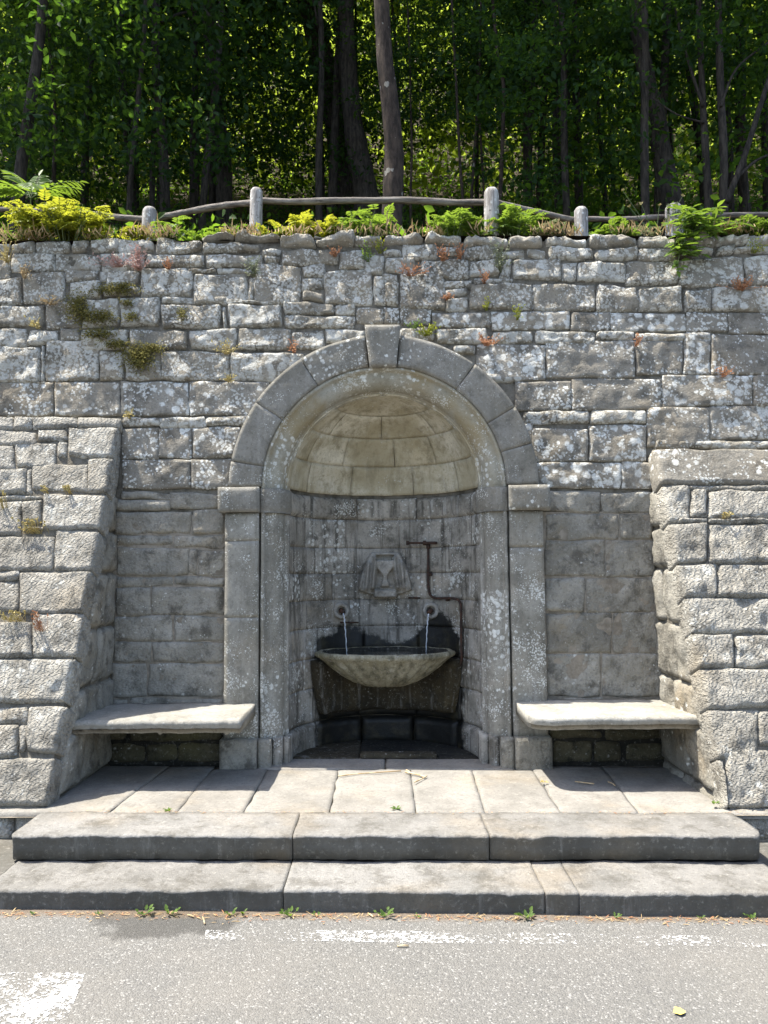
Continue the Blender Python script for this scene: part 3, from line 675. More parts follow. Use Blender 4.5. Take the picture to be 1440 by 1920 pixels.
# roll moulding: jambs and arch share one profile (distance from the axis, depth)
RP = [(0.862, 5.36), (0.850, 5.315), (0.828, 5.312), (0.826, 5.345), (0.812, 5.347)]
for k in range(0, 9):
    a = math.pi/2*k/8; RP.append((0.808 - 0.100*math.sin(a), 5.455 - 0.108*math.cos(a)))
RP += [(0.708, 5.464), (0.708, 5.472), (0.694, 5.472), (0.693, 5.486), (R_N - 0.004, 5.489), (R_N - 0.002, 5.60)]
for sx in (-1, 1):
    for (z0, z1) in ((0.18, 0.62), (0.62, 1.18), (1.18, 1.726)):
        vv = []; nz = 10
        for k in range(nz+1):
            z = z0 + (z1-z0)*k/nz
            for (r, y) in RP:
                p = (sx*r, y, z); d = fb(p, 7, 3, 4)*0.004
                vv.append((sx*(r + d), y + d, z))
        m = len(RP); ff = [(k*m+i, (k+1)*m+i, (k+1)*m+i+1, k*m+i+1) for k in range(nz) for i in range(m-1)]
        if sx < 0: ff = [tuple(reversed(q)) for q in ff]
        add('jamb_shaft', vv, ff, M['shaft'], niche)
def arch_piece(name, prof, a0, a1, mat, n=14, amp=0.003):
    vv = []
    for k in range(n+1):
        a = a0 + (a1-a0)*k/n
        for (r, y) in prof:
            p = Vector((r*math.cos(a), y, Z_SPR + r*math.sin(a))); d = fb(p, 7, 3, 9)*amp
            vv.append((p.x*(1+d), p.y + d, Z_SPR + (p.z-Z_SPR)*(1+d)))
    m = len(prof); ff = [(k*m+i, (k+1)*m+i, (k+1)*m+i+1, k*m+i+1) for k in range(n) for i in range(m-1)]
    return add(name, vv, ff, mat, niche)
n = stone_mat('pale_arch_moulding', (0.34, 0.33, 0.285), (0.25, 0.235, 0.18), dark=(0.12, 0.10, 0.06), dark_amt=0.35, lichen=0.5, warm_amt=0.5, bump_d=0.006, streak=0.0, tint=0.1, lich_scale=1.7, ochre=(0.26, 0.205, 0.11), warm=(0.3, 0.22, 0.1))
for (a, b) in ((-1, 33), (33, 68), (68, 112), (112, 150), (150, 181)): arch_piece('arch_moulding', RP, rad(a), rad(b), n)
# soffit ring closing the dome to the moulding
# archivolt
def tow_arch(u, w, h): return Vector((-w*math.cos(u), Y_ARCH - h, Z_SPR + w*math.sin(u)))
def vous(a0, a1, seed):
    g = 0.002
    v_, f_ = patch([(a0+g, R_IN), (a1-g, R_IN), (a1-g, R_OUT), (a0+g, R_OUT)], tow_arch, proud=0.0, rough=0.006, edge=0.004, cell=0.025, round_=0.0, wob=0.003, depth=0.22, seed=seed, freq=7, base=-0.002, scale=(0.95, 1), nmax=40)
    # the extrados is measured from the axis: orient outwards
    add('voussoir', v_, f_, M['dressed'], niche)
for k, (a, b) in enumerate(((0.5, 10), (10, 34), (34, 57.5), (57.5, 83.3), (96.7, 127), (127, 149), (149, 164), (164, 179.5))): vous(rad(a), rad(b), 400+k)
# keystone
def keyst(u, w, h):
    t = (w - (Z_SPR+R_IN-0.012))/(3.035 - (Z_SPR+R_IN-0.012)); return Vector((u*(0.094 + 0.030*t), Y_ARCH - 0.045 - h, w))
v, f = patch([(-1, Z_SPR+R_IN-0.012), (1, Z_SPR+R_IN-0.012), (1, 3.035), (-1, 3.035)], keyst, proud=0.0, rough=0.004, edge=0.012, cell=0.025, round_=0.0, wob=0.003, depth=0.30, seed=431, base=-0.01, scale=(0.11, 1))
add('keystone', v, f, M['dressed'], niche)
# pilasters, imposts, plinths
def boxstone(name, x0, x1, z0, z1, yf, depth, mat, seed, rough=0.003, edge=0.01, parent=niche):
    tow = lambda u, w, h: Vector((u, yf - h, w))
    v, f = patch([(x0, z0), (x1, z0), (x1, z1), (x0, z1)], tow, proud=0.0, rough=rough, edge=edge, cell=0.03, round_=0.0, wob=0.003, depth=depth, seed=seed, freq=8, base=-0.006)
    return add(name, v, f, M[mat], parent)
for sx in (-1, 1):
    cuts = (0.185, 1.06, 1.725) if sx < 0 else (0.185, 1.47, 1.725)
    if sx < 0: cuts = (0.185, 1.005, 1.53, 1.725)
    for k in range(len(cuts)-1):
        a, b = sorted((sx*0.868, sx*1.098))
        boxstone('pilaster_block', a, b, cuts[k]+0.001, cuts[k+1]-0.001, Y_ARCH, 0.2, 'shaft', 440+k+(sx > 0)*10)
    a, b = sorted((sx*0.862, sx*1.142))
    boxstone('impost_block', a, b, 1.728, Z_SPR, Y_ARCH-0.045, 0.25, 'dressed', 450+sx)
    # impost over the rolled jamb, turning into the niche
    vv = []; P2 = [(0.862, 5.32), (0.852, 5.300), (0.80, 5.300), (0.745, 5.325), (0.70, 5.375), (0.675, 5.44), (0.662, 5.50), (0.68, 5.56)]
    for z in (1.726, 1.74, 1.80, 1.86, 1.888, 1.897): 
        ins = 0.008 if z in (1.726, 1.897) else 0.0
        for (r, y) in P2: vv.append((sx*(r + ins), y + ins, z))
    m = len(P2); ff = [(k*m+i, (k+1)*m+i, (k+1)*m+i+1, k*m+i+1) for k in range(5) for i in range(m-1)]
    if sx < 0: ff = [tuple(reversed(q)) for q in ff]
    top = tuple(5*m+i for i in range(m)); bot = tuple(range(m))
    ff += [top if sx > 0 else tuple(reversed(top)), bot if sx < 0 else tuple(reversed(bot))]
    add('impost_return', vv, ff, M['dressed'], niche)
    # stepped plinth
    for k, (xa, xb, yf, dp) in enumerate(((0.868, 1.112, 5.245, 0.26), (0.775, 0.862, 5.275, 0.24), (0.71, 0.770, 5.335, 0.22), (0.656, 0.706, 5.40, 0.2))):
        a, b = sorted((sx*xa, sx*xb))
        boxstone('plinth_block', a, b, -0.04, 0.195 - 0.004*k, yf, dp, 'recess' if k < 2 else 'niche', 460+k+(sx > 0)*7, rough=0.006, edge=0.014)
# carved cartouche on the back of the niche
yb = Y_NICHE + R_N
def relief(pts, x0, x1, z0, z1, nx, nz, hfun, name, parent=None):
    vv = []; ff = []
    for j in range(nz+1):
        for i in range(nx+1):
            x = x0 + (x1-x0)*i/nx; z = z0 + (z1-z0)*j/nz
            ysurf = Y_NICHE + math.sqrt(R_N**2 - x*x)
            vv.append((x, ysurf + 0.02 - 1.25*hfun(x, z), z))
    for j in range(nz):
        for i in range(nx):
            a = j*(nx+1)+i; ff.append((a, a+1, a+nx+2, a+nx+1))
    return add(name, vv, ff, M['carved'], parent or niche)
zc = on_y(722, 1078, 6.1).z; xc = on_y(722, 1078, 6.1).x
def sst(a, b, t): t = max(0, min(1, (t-a)/(b-a))); return t*t*(3-2*t)
def cart(x, z):
    u = (x-xc)/0.235; w = (z-zc)/0.185                       # -1..1 across the carving
    h = 0.0
    # mantle with sloping shoulders
    half = 0.40 + 0.55*math.sqrt(max(0, min(1, (1.0 - w)/1.6))) if w > -0.6 else 0.95 - 0.75*sst(-0.6, -1.0, w)
    plate = sst(half+0.03, half-0.10, abs(u)) * sst(-1.0, -0.9, w) * sst(1.0, 0.93, w)
    h = 0.06*plate
    # folds either side
    for (cx_, wd, am) in ((0.36, 0.075, 0.065), (0.58, 0.08, 0.045), (0.78, 0.06, 0.03)):
        lean = cx_ + (0.1 - w)*0.08
        h += am*plate*math.exp(-((abs(u)-lean)/wd)**2) * sst(-0.75, -0.5, w) * sst(1.0 - (cx_-0.3)*1.2, 0.8 - (cx_-0.3)*1.2, w)
    # goblet-shaped shield sunk in a frame
    gw = 0.27 - 0.20*sst(0.4, -0.12, w) + 0.07*sst(-0.12, -0.5, w)
    if -0.55 < w < 0.72: 
        ins = sst(gw+0.03, gw-0.02, abs(u))
        h = h*(1-ins) + ins*(0.085*sst(0.72, 0.60, w)*sst(-0.6, -0.45, w) + 0.02)
    if 0.62 < w < 0.86 and abs(u) < 0.30: h = -0.01              # hollow above the shield
    if -0.98 < w < -0.58: h = max(h, 0.115*sst(0.42, 0.34, abs(u))*sst(-0.98, -0.93, w)*sst(-0.58, -0.66, w))
    if abs(w+0.5) < 0.05 and abs(u) < 0.55: h = max(h, 0.07)
    return h + 0.005*fb((x, 0, z), 22, 3) - (0.006 if plate < 0.05 else 0)
relief(None, xc-0.26, xc+0.26, zc-0.205, zc+0.20, 76, 64, cart, 'carved_cartouche')
# spout rosettes
spouts = []
for (px, py) in ((640, 1144.5), (807.5, 1144.5)):
    q = on_y(px, py, 6.05)
    yy = Y_NICHE + math.sqrt(R_N**2 - q.x**2); q = on_y(px, py, yy)
    ctr = Vector((q.x, yy, q.z)); spouts.append(ctr)
    vv, ff = [], []
    pr = [(0.066, 0.02), (0.066, -0.028), (0.060, -0.050), (0.050, -0.056), (0.042, -0.046), (0.036, -0.046), (0.033, 0.0), (0.002, 0.01)]
    for (r, d) in pr:
        for s in range(24):
            a = 2*math.pi*s/24; rr = r*(1 + (0.05*math.cos(a*8) if r > 0.05 else 0)); vv.append((ctr.x + rr*math.cos(a), ctr.y + d, ctr.z + rr*math.sin(a)))
    for k in range(len(pr)-1):
        for s in range(24): ff.append((k*24+s, k*24+(s+1) % 24, (k+1)*24+(s+1) % 24, (k+1)*24+s))
    add('spout_rosette', vv, [tuple(reversed(q_)) for q_ in ff], M['carved'], niche)

n = NT('dark_corroded_metal')
M['iron'] = n.done(n.mix(n.ramp(n.noise(30, 6, 0.7), 0.4, 0.65), (0.028, 0.02, 0.016), (0.075, 0.036, 0.022)), 0.75, n.bump(n.noise(80, 5, 0.7), 0.003))
for k, c_ in enumerate(spouts):
    dirx = 0.020 if k == 0 else -0.020
    vv, ff = tube([c_ + Vector((0, 0.03, 0)), c_ + Vector((0, -0.04, 0.0)), c_ + Vector((dirx, -0.085, -0.012))], [0.02, 0.02, 0.017], 14)
    add('spout_pipe', vv, ff, M['iron'], niche)

# ================================================================== BASIN, WATER
BC = (on_y(722, 1222, 5.72).x, 5.765); YS = 0.66; ZR = 0.725; RB = 0.515
basin = empty('fountain_basin', (BC[0], BC[1], 0), 'round mossy stone basin with ribbed bowl below two water spouts', 'basin')
prof = [(0.02, 0.47), (0.15, 0.475), (0.24, 0.505), (0.33, 0.555), (0.41, 0.615), (0.465, 0.665), (0.496, 0.685), (0.512, 0.695), (0.518, 0.71), (0.512, 0.724), (0.49, 0.730), (0.468, 0.727), (0.462, 0.715), (0.44, 0.67), (0.36, 0.62), (0.2, 0.585), (0.01, 0.58)]
sg = 288
vv, ff = [], []
for k, (r, z) in enumerate(prof):
    for s in range(sg):
        a = 2*math.pi*s/sg
        fl = 0.0
        if 1 <= k <= 5: fl = -0.026*(1 - abs(math.sin(a*13))**0.8)*math.sin(math.pi*min(1, k/6.2)*0.92 + 0.12)
        p = Vector((BC[0] + r*math.sin(a), BC[1] - r*math.cos(a), z))
        d = 0.010*fb(p, 12, 4, 3)
        rr = r + fl*0.5 + d*(0.9 if k < 13 else 0.3)
        vv.append((BC[0] + rr*math.sin(a), BC[1] - YS*rr*math.cos(a), z - fl*0.35 + d*0.4))
for k in range(len(prof)-1):
    for s in range(sg): ff.append((k*sg+s, k*sg+(s+1) % sg, (k+1)*sg+(s+1) % sg, (k+1)*sg+s))
bowl = add('bowl', vv, ff, M['basin'], basin); bowl.data.materials.append(M['blackwet_shade'])
bowl.data.polygons.foreach_set('material_index', [1 if i//sg >= 11 else 0 for i in range(len(ff))])
# curved apron stone of the niche under the bowl, rounded at its lower corners
def tow_apron(u, w, h): r = 0.575 - h; return Vector((r*math.sin(u), Y_NICHE + r*math.cos(u), w))
vv, ff = patch([(rad(-50), 0.245), (rad(52), 0.245), (rad(60), 0.655), (rad(-58), 0.655)], tow_apron, proud=0.0, bulge=0.01, rough=0.010, edge=0.03, cell=0.03, round_=0.05, wob=0.012, depth=0.10, seed=611, freq=6, base=-0.03, scale=(0.575, 1), nmax=40)
add('apron_stone', vv, ff, M['pedestal'], basin)
n = NT('water')
n.b.inputs['Base Color'].default_value = (0.9, 0.97, 1, 1); n.b.inputs['Roughness'].default_value = 0.03; n.b.inputs['IOR'].default_value = 1.33
n.b.inputs['Transmission Weight'].default_value = 1.0; n.b.inputs['Specular IOR Level'].default_value = 0.5
n.put(n.b.inputs['Normal'], n.bump(n.noise(34, 3, 0.5), 0.006, 0.5)); M['water'] = n.m
n = NT('falling_water')
n.b.inputs['Base Color'].default_value = (0.9, 0.95, 1, 1); n.b.inputs['Roughness'].default_value = 0.15; n.b.inputs['IOR'].default_value = 1.33
n.b.inputs['Transmission Weight'].default_value = 0.55; n.b.inputs['Specular IOR Level'].default_value = 0.6
n.put(n.b.inputs['Normal'], n.bump(n.noise(90, 3, 0.6, n.map((1, 1, 0.4))), 0.01)); M['stream'] = n.m
vv, ff = [], []
rings = [0.0, 0.1, 0.2, 0.3, 0.4, 0.458]
for r in rings:
    for s in range(48): a = 2*math.pi*s/48; vv.append((BC[0]+r*math.sin(a), BC[1]-YS*r*math.cos(a), 0.703))
for k in range(len(rings)-1):
    for s in range(48): ff.append((k*48+s, k*48+(s+1) % 48, (k+1)*48+(s+1) % 48, (k+1)*48+s))
tag(add('basin_water', vv, ff, M['water']), 'dark still water filling the round stone basin', 'water', kind='stuff')
for k, c_ in enumerate(spouts):
    d = 0.020 if k == 0 else -0.020
    st = c_ + Vector((d, -0.087, -0.022)); h = st.z - 0.70
    dx_ = 0.028 if k == 0 else -0.028
    pts = []; rr = []
    for q in range(25):
        t = q/24; pts.append(st + Vector((dx_*t + 0.002*math.sin(q*1.7), -0.07*t, -h*(0.12*t + 0.88*t*t)))); rr.append((0.0068 - 0.0026*t)*(1 + 0.22*math.sin(q*2.3 + k) + 0.15*math.sin(q*5.1)))
    vv, ff = tube(pts, rr, 8)
    tag(add('water_stream', vv, ff, M['stream']), ['thin water stream falling from the left spout into the basin', 'thin water stream falling from the right spout into the basin'][k], 'water stream', 'water streams of the fountain')
# ------------------------------------------------------------------ rusty pipe
pipe = empty('water_pipe', (0.6, 6.0, 0.1), 'rusty bent water pipe with tap beside the right spout', 'pipe')
def on_cyl(px, py, off=0.025):
    y = 6.0
    for _ in range(10):
        p = on_y(px, py, y); y = Y_NICHE + math.sqrt(max(0.02, (R_N-off)**2 - p.x**2))
    return p
P_ = [on_cyl(802.5, 1020), on_cyl(803, 1050), on_cyl(803, 1085), on_cyl(804, 1106), on_cyl(808, 1117), on_cyl(818, 1121.5), on_cyl(838, 1121.5), on_cyl(852, 1122.5), on_cyl(860, 1126), on_cyl(864, 1138), on_cyl(864.5, 1175), on_cyl(865, 1215), on_cyl(865, 1240), on_cyl(855, 1262), on_cyl(840, 1290), on_cyl(820, 1325)]
vv, ff = tube(smooth_path(P_, 80), 0.0095, 10, 0.05, 30)
add('pipe_run', vv, ff, M['iron'], pipe)
a = on_cyl(815, 1018, 0.03); b = on_cyl(765, 1018, 0.09)
vv, ff = tube([a + Vector((0.02, 0, 0)), a, (a+b)/2, b], [0.009, 0.012, 0.009, 0.008], 10); add('tap_arm', vv, ff, M['iron'], pipe)
vv, ff = tube([b + Vector((0, 0, -0.016)), b + Vector((-0.004, 0, 0.016))], [0.013, 0.011], 10); add('tap_end', vv, ff, M['iron'], pipe)
c_ = on_cyl(796, 1018, 0.04); vv, ff = tube([c_ + Vector((0, 0, -0.018)), c_ + Vector((0, 0, 0.018))], [0.013, 0.013], 10); add('valve', vv, ff, M['iron'], pipe)
c_ = on_cyl(803, 1026); vv, ff = tube([c_ + Vector((0, 0, -0.012)), c_ + Vector((0, 0, 0.022))], [0.016, 0.016], 10); add('coupling', vv, ff, M['iron'], pipe)
for (px, py) in ((806, 1076), (839, 1123)):
    c_ = on_cyl(px, py, 0.012); vv, ff = tube([c_ + Vector((-0.014, 0, 0)), c_ + Vector((0.016, 0, 0))], [0.016, 0.016], 10); add('pipe_bracket', vv, ff, M['iron'], pipe)
for (x0, x1, py, nm) in ((766, 788, 1121, 1), (638, 672, 1167, 0)):
    a = on_cyl(x0, py, 0.008); b = on_cyl(x1, py, 0.008); vv, ff = tube([a, b], [0.006, 0.006], 6)
    tag(add('iron_bar', vv, ff, M['iron']), ['short rusty iron bar in the wall under the left spout', 'short rusty iron bar in the wall left of the right spout'][nm], 'bar')

# ================================================================== BENCHES
tl0 = lambda x: 0
bench_l = empty('stone_bench', (-1.45, 5.0, 0), 'stone slab bench left of the niche, half in buttress shade', 'bench', 'stone benches beside the niche')
add('bench_slab', *slab(-1.93, -0.882, 4.735, 5.37, 0.425, 0.345, 71, nose=0.03, chip=0.02, undercut=0.012, top_n=0.007, tl=tl0), M['bench'], bench_l)
bench_r = empty('stone_bench', (1.45, 5.0, 0), 'pale sunlit stone slab bench right of the niche', 'bench', 'stone benches beside the niche')
add('bench_slab', *slab(0.882, 1.93, 4.735, 5.37, 0.425, 0.345, 77, nose=0.032, chip=0.008, undercut=0.014, round_l=0.10, top_n=0.005, tl=tl0), M['bench'], bench_r)
for (px, lab) in ((300, 1), (425, 1)):
    p = on_y(px, 1371, 4.78); vv, ff = tube([p + Vector((0, 0.02, 0.04)), p + Vector((0, 0, 0.0)), p + Vector((0.004, 0, -0.018))], [0.035, 0.028, 0.010], 8, 0.3, 30)
    add('lime_drip', vv, ff, M['bench'], bench_l)

# ================================================================== HILLSIDE
Z_TERR = 3.87
def z_hill(x, y):
    z = Z_TERR
    if y > 6.6: z += 0.22*(min(y, 8.2) - 6.6)
    if y > 8.2: z += 0.60*(min(y, 22) - 8.2)
    if y > 22: z += 0.92*(min(y, 75) - 22)
    return z + (0.35*noise.noise(Vector((x*0.18, y*0.18, 2))) * min(1, max(0, (y-8)/4))) + 0.03*noise.noise(Vector((x*1.3, y*1.3, 0)))
xs = [-70, -50, -35, -25] + [-18 + 0.9*k for k in range(41)] + [25, 35, 50, 70]
ys = [5.66, 5.9, 6.15, 6.4, 6.8, 7.3, 8.0, 8.8] + [9.6 + 1.3*k for k in range(28)] + [50, 60, 75, 95]
vv = [(x, y, z_hill(x, y) - (0.03 if y < 5.8 else 0)) for y in ys for x in xs]
m = len(xs); ff = [(j*m+i, j*m+i+1, (j+1)*m+i+1, (j+1)*m+i) for j in range(len(ys)-1) for i in range(m-1)]
tag(add('hillside', vv, ff, M['earth']), 'steep shaded woodland slope of dark leaf litter behind the wall', kind='structure')
# earth bank past the ends of the built wall
for sx in (-1, 1):
    a = XW; b = 60
    vv = [(sx*a, 5.45, -0.4), (sx*b, 5.45, -0.4), (sx*b, 5.75, 3.8), (sx*a, 5.75, 3.8), (sx*a, 3.7, -0.33), (sx*b, 3.7, -0.33)]
    ff = [(0, 1, 2, 3), (4, 5, 1, 0)]
    if sx < 0: ff = [tuple(reversed(q)) for q in ff]
    tag(add('earth_bank', vv, ff, M['earth'], smooth=False), ['bare earth bank beyond the left end of the wall', 'bare earth bank beyond the right end of the wall'][sx > 0], kind='structure')
# rough ground and kerb slabs beside the steps
for sx in (-1, 1):
    vv, ff = slab(1.885 if sx > 0 else -4.2, 4.2 if sx > 0 else -1.845, 3.66, 4.5, -0.15, -0.4, 91+sx, nose=0.02, tl=lambda x: -0.012*x)
    tag(add('kerb', vv, ff, M['riser']), ['low stone kerb running on to the left of the steps', 'low stone kerb running on to the right of the steps'][sx > 0], kind='structure')  # dark riser colour stands for buttress shade on the left, soil on the right

# ================================================================== LEAF AND BARK MATERIALS
def leaf_mat(name, c1, c2, trans=(0.25, 0.42, 0.03), tr=0.45, rough=0.5, spec=0.2):
    n = NT(name)
    vor = n.noise(1.6, 3)
    isl = n.t.nodes.new('ShaderNodeNewGeometry').outputs['Random Per Island']
    col = n.mix(isl, c1, c2)
    col = n.mix(n.math('MULTIPLY', n.ramp(vor, 0.35, 0.7), 0.35), col, tuple(c*0.6 for c in c1))
    n.put(n.b.inputs['Base Color'], col); n.b.inputs['Roughness'].default_value = rough; n.b.inputs['Specular IOR Level'].default_value = spec
    t = n.t.nodes.new('ShaderNodeBsdfTranslucent'); n.put(t.inputs['Color'], n.mix(isl, trans, tuple(c*0.7 for c in trans)))
    mx = n.t.nodes.new('ShaderNodeMixShader'); mx.inputs[0].default_value = tr
    n.t.links.new(n.b.outputs[0], mx.inputs[1]); n.t.links.new(t.outputs[0], mx.inputs[2]); n.t.links.new(mx.outputs[0], n.out.inputs['Surface'])
    return n.m
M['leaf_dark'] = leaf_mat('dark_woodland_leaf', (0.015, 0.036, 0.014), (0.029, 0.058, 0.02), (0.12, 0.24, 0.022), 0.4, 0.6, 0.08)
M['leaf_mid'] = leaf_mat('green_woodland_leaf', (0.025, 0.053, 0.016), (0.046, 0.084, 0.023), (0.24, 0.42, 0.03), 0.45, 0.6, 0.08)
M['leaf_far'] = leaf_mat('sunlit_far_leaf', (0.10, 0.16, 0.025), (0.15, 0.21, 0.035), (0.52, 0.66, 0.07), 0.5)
M['leaf_lime'] = leaf_mat('yellow_green_leaf', (0.17, 0.21, 0.022), (0.26, 0.27, 0.03), (0.5, 0.52, 0.04), 0.42)
M['leaf_herb'] = leaf_mat('fresh_green_leaf', (0.075, 0.13, 0.03), (0.115, 0.18, 0.04), (0.28, 0.42, 0.04), 0.4)
M['leaf_grey'] = leaf_mat('grey_green_leaf', (0.15, 0.17, 0.10), (0.22, 0.23, 0.14), (0.3, 0.34, 0.16), 0.3)
M['straw'] = leaf_mat('dry_straw', (0.42, 0.30, 0.15), (0.55, 0.42, 0.24), (0.5, 0.36, 0.18), 0.25, 0.8)
M['rust_plant'] = leaf_mat('rusty_dry_plant', (0.36, 0.17, 0.085), (0.48, 0.25, 0.13), (0.5, 0.25, 0.12), 0.25, 0.8)
M['pink_plant'] = leaf_mat('pink_dry_plant', (0.42, 0.24, 0.20), (0.5, 0.33, 0.27), (0.5, 0.3, 0.25), 0.25, 0.8)
M['yellow_tuft'] = leaf_mat('yellow_dry_tuft', (0.42, 0.33, 0.12), (0.5, 0.42, 0.2), (0.5, 0.42, 0.15), 0.25, 0.8)
M['moss'] = leaf_mat('dark_olive_moss', (0.10, 0.09, 0.022), (0.19, 0.165, 0.04), (0.2, 0.17, 0.03), 0.15, 0.95)
n = NT('bark')
M['bark'] = n.done(n.mix(n.ramp(n.noise(9, 7, 0.7, n.map((3, 3, 0.6))), 0.38, 0.62), (0.025, 0.021, 0.017), (0.07, 0.058, 0.046)), 0.95, n.bump(n.noise(10, 8, 0.75, n.map((3, 3, 0.5))), 0.05))
n = NT('mottled_bark')
b0 = n.mix(n.ramp(n.noise(9, 7, 0.7, n.map((2, 2, 0.6))), 0.38, 0.62), (0.024, 0.018, 0.014), (0.065, 0.047, 0.035))
b0 = n.mix(n.ramp(n.math('SUBTRACT', n.ramp(n.noise(3, 4), 0.5, 0.7, 0.05, 0.38), n.voro(9, n.warp(0.1, 12))), -0.03, 0.04), b0, (0.22, 0.205, 0.175))
M['bark2'] = n.done(b0, 0.95, n.bump(n.noise(12, 8, 0.75, n.map((2, 2, 0.6))), 0.03))
n = NT('weathered_grey_wood')
g0 = n.mix(n.ramp(n.noise(6, 7, 0.7, n.map((6, 6, 0.8))), 0.35, 0.65), (0.19, 0.17, 0.15), (0.42, 0.40, 0.37))
g0 = n.mix(n.ramp(n.noise(14, 6, 0.75), 0.58, 0.68), g0, (0.07, 0.06, 0.05))
g0 = n.mix(n.math('MULTIPLY', n.ramp(n.math('SUBTRACT', 0.30, n.voro(26, n.warp(0.03, 30))), -0.05, 0.05), n.ramp(n.noise(5, 4), 0.42, 0.6)), g0, (0.6, 0.6, 0.56))
M['wood'] = n.done(g0, 0.9, n.bump(n.noise(9, 7, 0.7, n.map((8, 8, 0.7))), 0.012))
n = NT('weathered_grey_rail')
g0 = n.mix(n.ramp(n.noise(6, 7, 0.7, n.map((0.8, 6, 8))), 0.35, 0.65), (0.10, 0.085, 0.072), (0.27, 0.24, 0.205))
g0 = n.mix(n.ramp(n.noise(10, 6, 0.75, n.map((0.5, 3, 4))), 0.56, 0.66), g0, (0.055, 0.047, 0.04))
M['rail'] = n.done(g0, 0.9, n.bump(n.noise(9, 7, 0.7, n.map((0.7, 8, 9))), 0.015))
n = NT('green_stem'); M['stem'] = n.done((0.10, 0.13, 0.05), 0.7)

# ================================================================== FENCE
fence = empty('wooden_fence', (0, 5.95, Z_TERR), 'weathered grey post and rail fence along the top of the wall', 'fence')
def post(px, ytop, ybot, wpx, y):
    t = on_y(px, ytop, y); b = on_y(px, ybot, y)
    r = wpx/2/FPX*(y+0.35)
    h = t.z - Z_TERR + 0.25
    pts = [Vector((t.x, y, Z_TERR - 0.25)), Vector((t.x, y, Z_TERR + 0.1)), Vector((t.x + 0.004, y, t.z - r*1.0)), Vector((t.x + 0.004, y, t.z - r*0.55)), Vector((t.x + 0.004, y, t.z - r*0.2)), Vector((t.x+0.004, y, t.z))]
    add('post', *tube(pts, [r*1.02, r*1.02, r, r*0.94, r*0.7, r*0.12], 18, 0.05, 14, px), M['wood'], fence)
    return t
posts = [post(480, 352, 438, 23, 5.84), post(920, 352, 436, 27, 5.84), post(280, 388, 430, 26, 6.15), post(1088, 388, 424, 25, 6.15), post(1262, 382, 420, 32, 6.2), post(66, 398, 440, 24, 6.25), post(1520, 384, 420, 26, 6.2), post(-120, 396, 430, 26, 6.3)]
def rail(pts, r, seed):
    pth = smooth_path([on_y(a, b, y) for (a, b, y) in pts], 28)
    for k, p in enumerate(pth): p.z += 0.010*noise.noise(Vector((p.x*2.2, seed, 0))); p.y += 0.01*noise.noise(Vector((p.x*2.2, seed, 7)))
    rr = [r*(1 + 0.10*noise.noise(Vector((p.x*3, seed, 3)))) for p in pth]
    add('rail', *tube(pth, rr, 12, 0.16, 9, seed), M['rail'], fence)
rail([(476, 377, 5.93), (600, 377, 5.92), (700, 376, 5.92), (800, 378, 5.93), (924, 379, 5.93)], 0.026, 1)
rail([(478, 379, 5.94), (430, 384, 6.0), (370, 394, 6.08), (280, 412, 6.2)], 0.026, 2)
rail([(292, 411, 6.22), (230, 408, 6.25), (180, 402, 6.28), (66, 396, 6.3)], 0.026, 3)
rail([(70, 396, 6.32), (0, 393, 6.33), (-120, 396, 6.35)], 0.024, 4)
rail([(924, 378, 5.92), (985, 392, 6.02), (1040, 405, 6.12), (1092, 414, 6.2)], 0.024, 5)
rail([(1092, 411, 6.22), (1170, 410, 6.24), (1262, 407, 6.26)], 0.022, 6)
rail([(1262, 406, 6.27), (1360, 404, 6.28), (1440, 402, 6.28), (1530, 402, 6.28)], 0.022, 7)

# ================================================================== TREES
def leaves_mesh(name, ctr, size, seed, up=0.35, aspect=0.55, mat=None):
    rng = np.random.default_rng(seed); N = len(ctr)
    nrm = rng.normal(size=(N, 3)); nrm[:, 2] += up*2; nrm /= np.linalg.norm(nrm, axis=1)[:, None]
    t = rng.normal(size=(N, 3)); t[:, 2] -= 0.5; t -= (t*nrm).sum(1)[:, None]*nrm; t /= np.linalg.norm(t, axis=1)[:, None]
    b = np.cross(nrm, t); s = size[:, None]*0.5
    V = np.empty((N, 6, 3))
    V[:, 0] = ctr - t*s; V[:, 1] = ctr - t*s*0.25 + b*s*aspect + nrm*s*0.18; V[:, 2] = ctr + t*s*0.45 + b*s*aspect*0.7 + nrm*s*0.12
    V[:, 3] = ctr + t*s*1.05 - nrm*s*0.15; V[:, 4] = ctr + t*s*0.45 - b*s*aspect*0.7 + nrm*s*0.12; V[:, 5] = ctr - t*s*0.25 - b*s*aspect + nrm*s*0.18
    me = bpy.data.meshes.new(name)
    me.vertices.add(N*6); me.vertices.foreach_set('co', V.reshape(-1))
    idx = np.arange(N)[:, None]*6
    q = np.concatenate([idx + np.array([[0, 1, 2, 3]]), idx + np.array([[0, 3, 4, 5]])], axis=1).reshape(-1)
    me.loops.add(N*8); me.loops.foreach_set('vertex_index', q.astype(np.int32))
    me.polygons.add(N*2); me.polygons.foreach_set('loop_start', np.arange(0, N*8, 4, dtype=np.int32))
    try: me.polygons.foreach_set('loop_total', np.full(N*2, 4, dtype=np.int32))
    except Exception: pass
    me.update(calc_edges=True); me.validate()
    if mat: me.materials.append(mat)
    return me
def clump_pts(n_clump, per, ext, sig, seed, hollow=0.2):
    rng = np.random.default_rng(seed)
    d = rng.normal(size=(n_clump, 3)); d /= np.linalg.norm(d, axis=1)[:, None]
    r = (hollow + (1-hollow)*rng.random(n_clump))**(1/1.6)
    c = d*r[:, None]*np.array(ext)
    p = np.repeat(c, per, axis=0) + rng.normal(size=(n_clump*per, 3))*np.array([sig, sig, sig*0.55])
    return p, rng
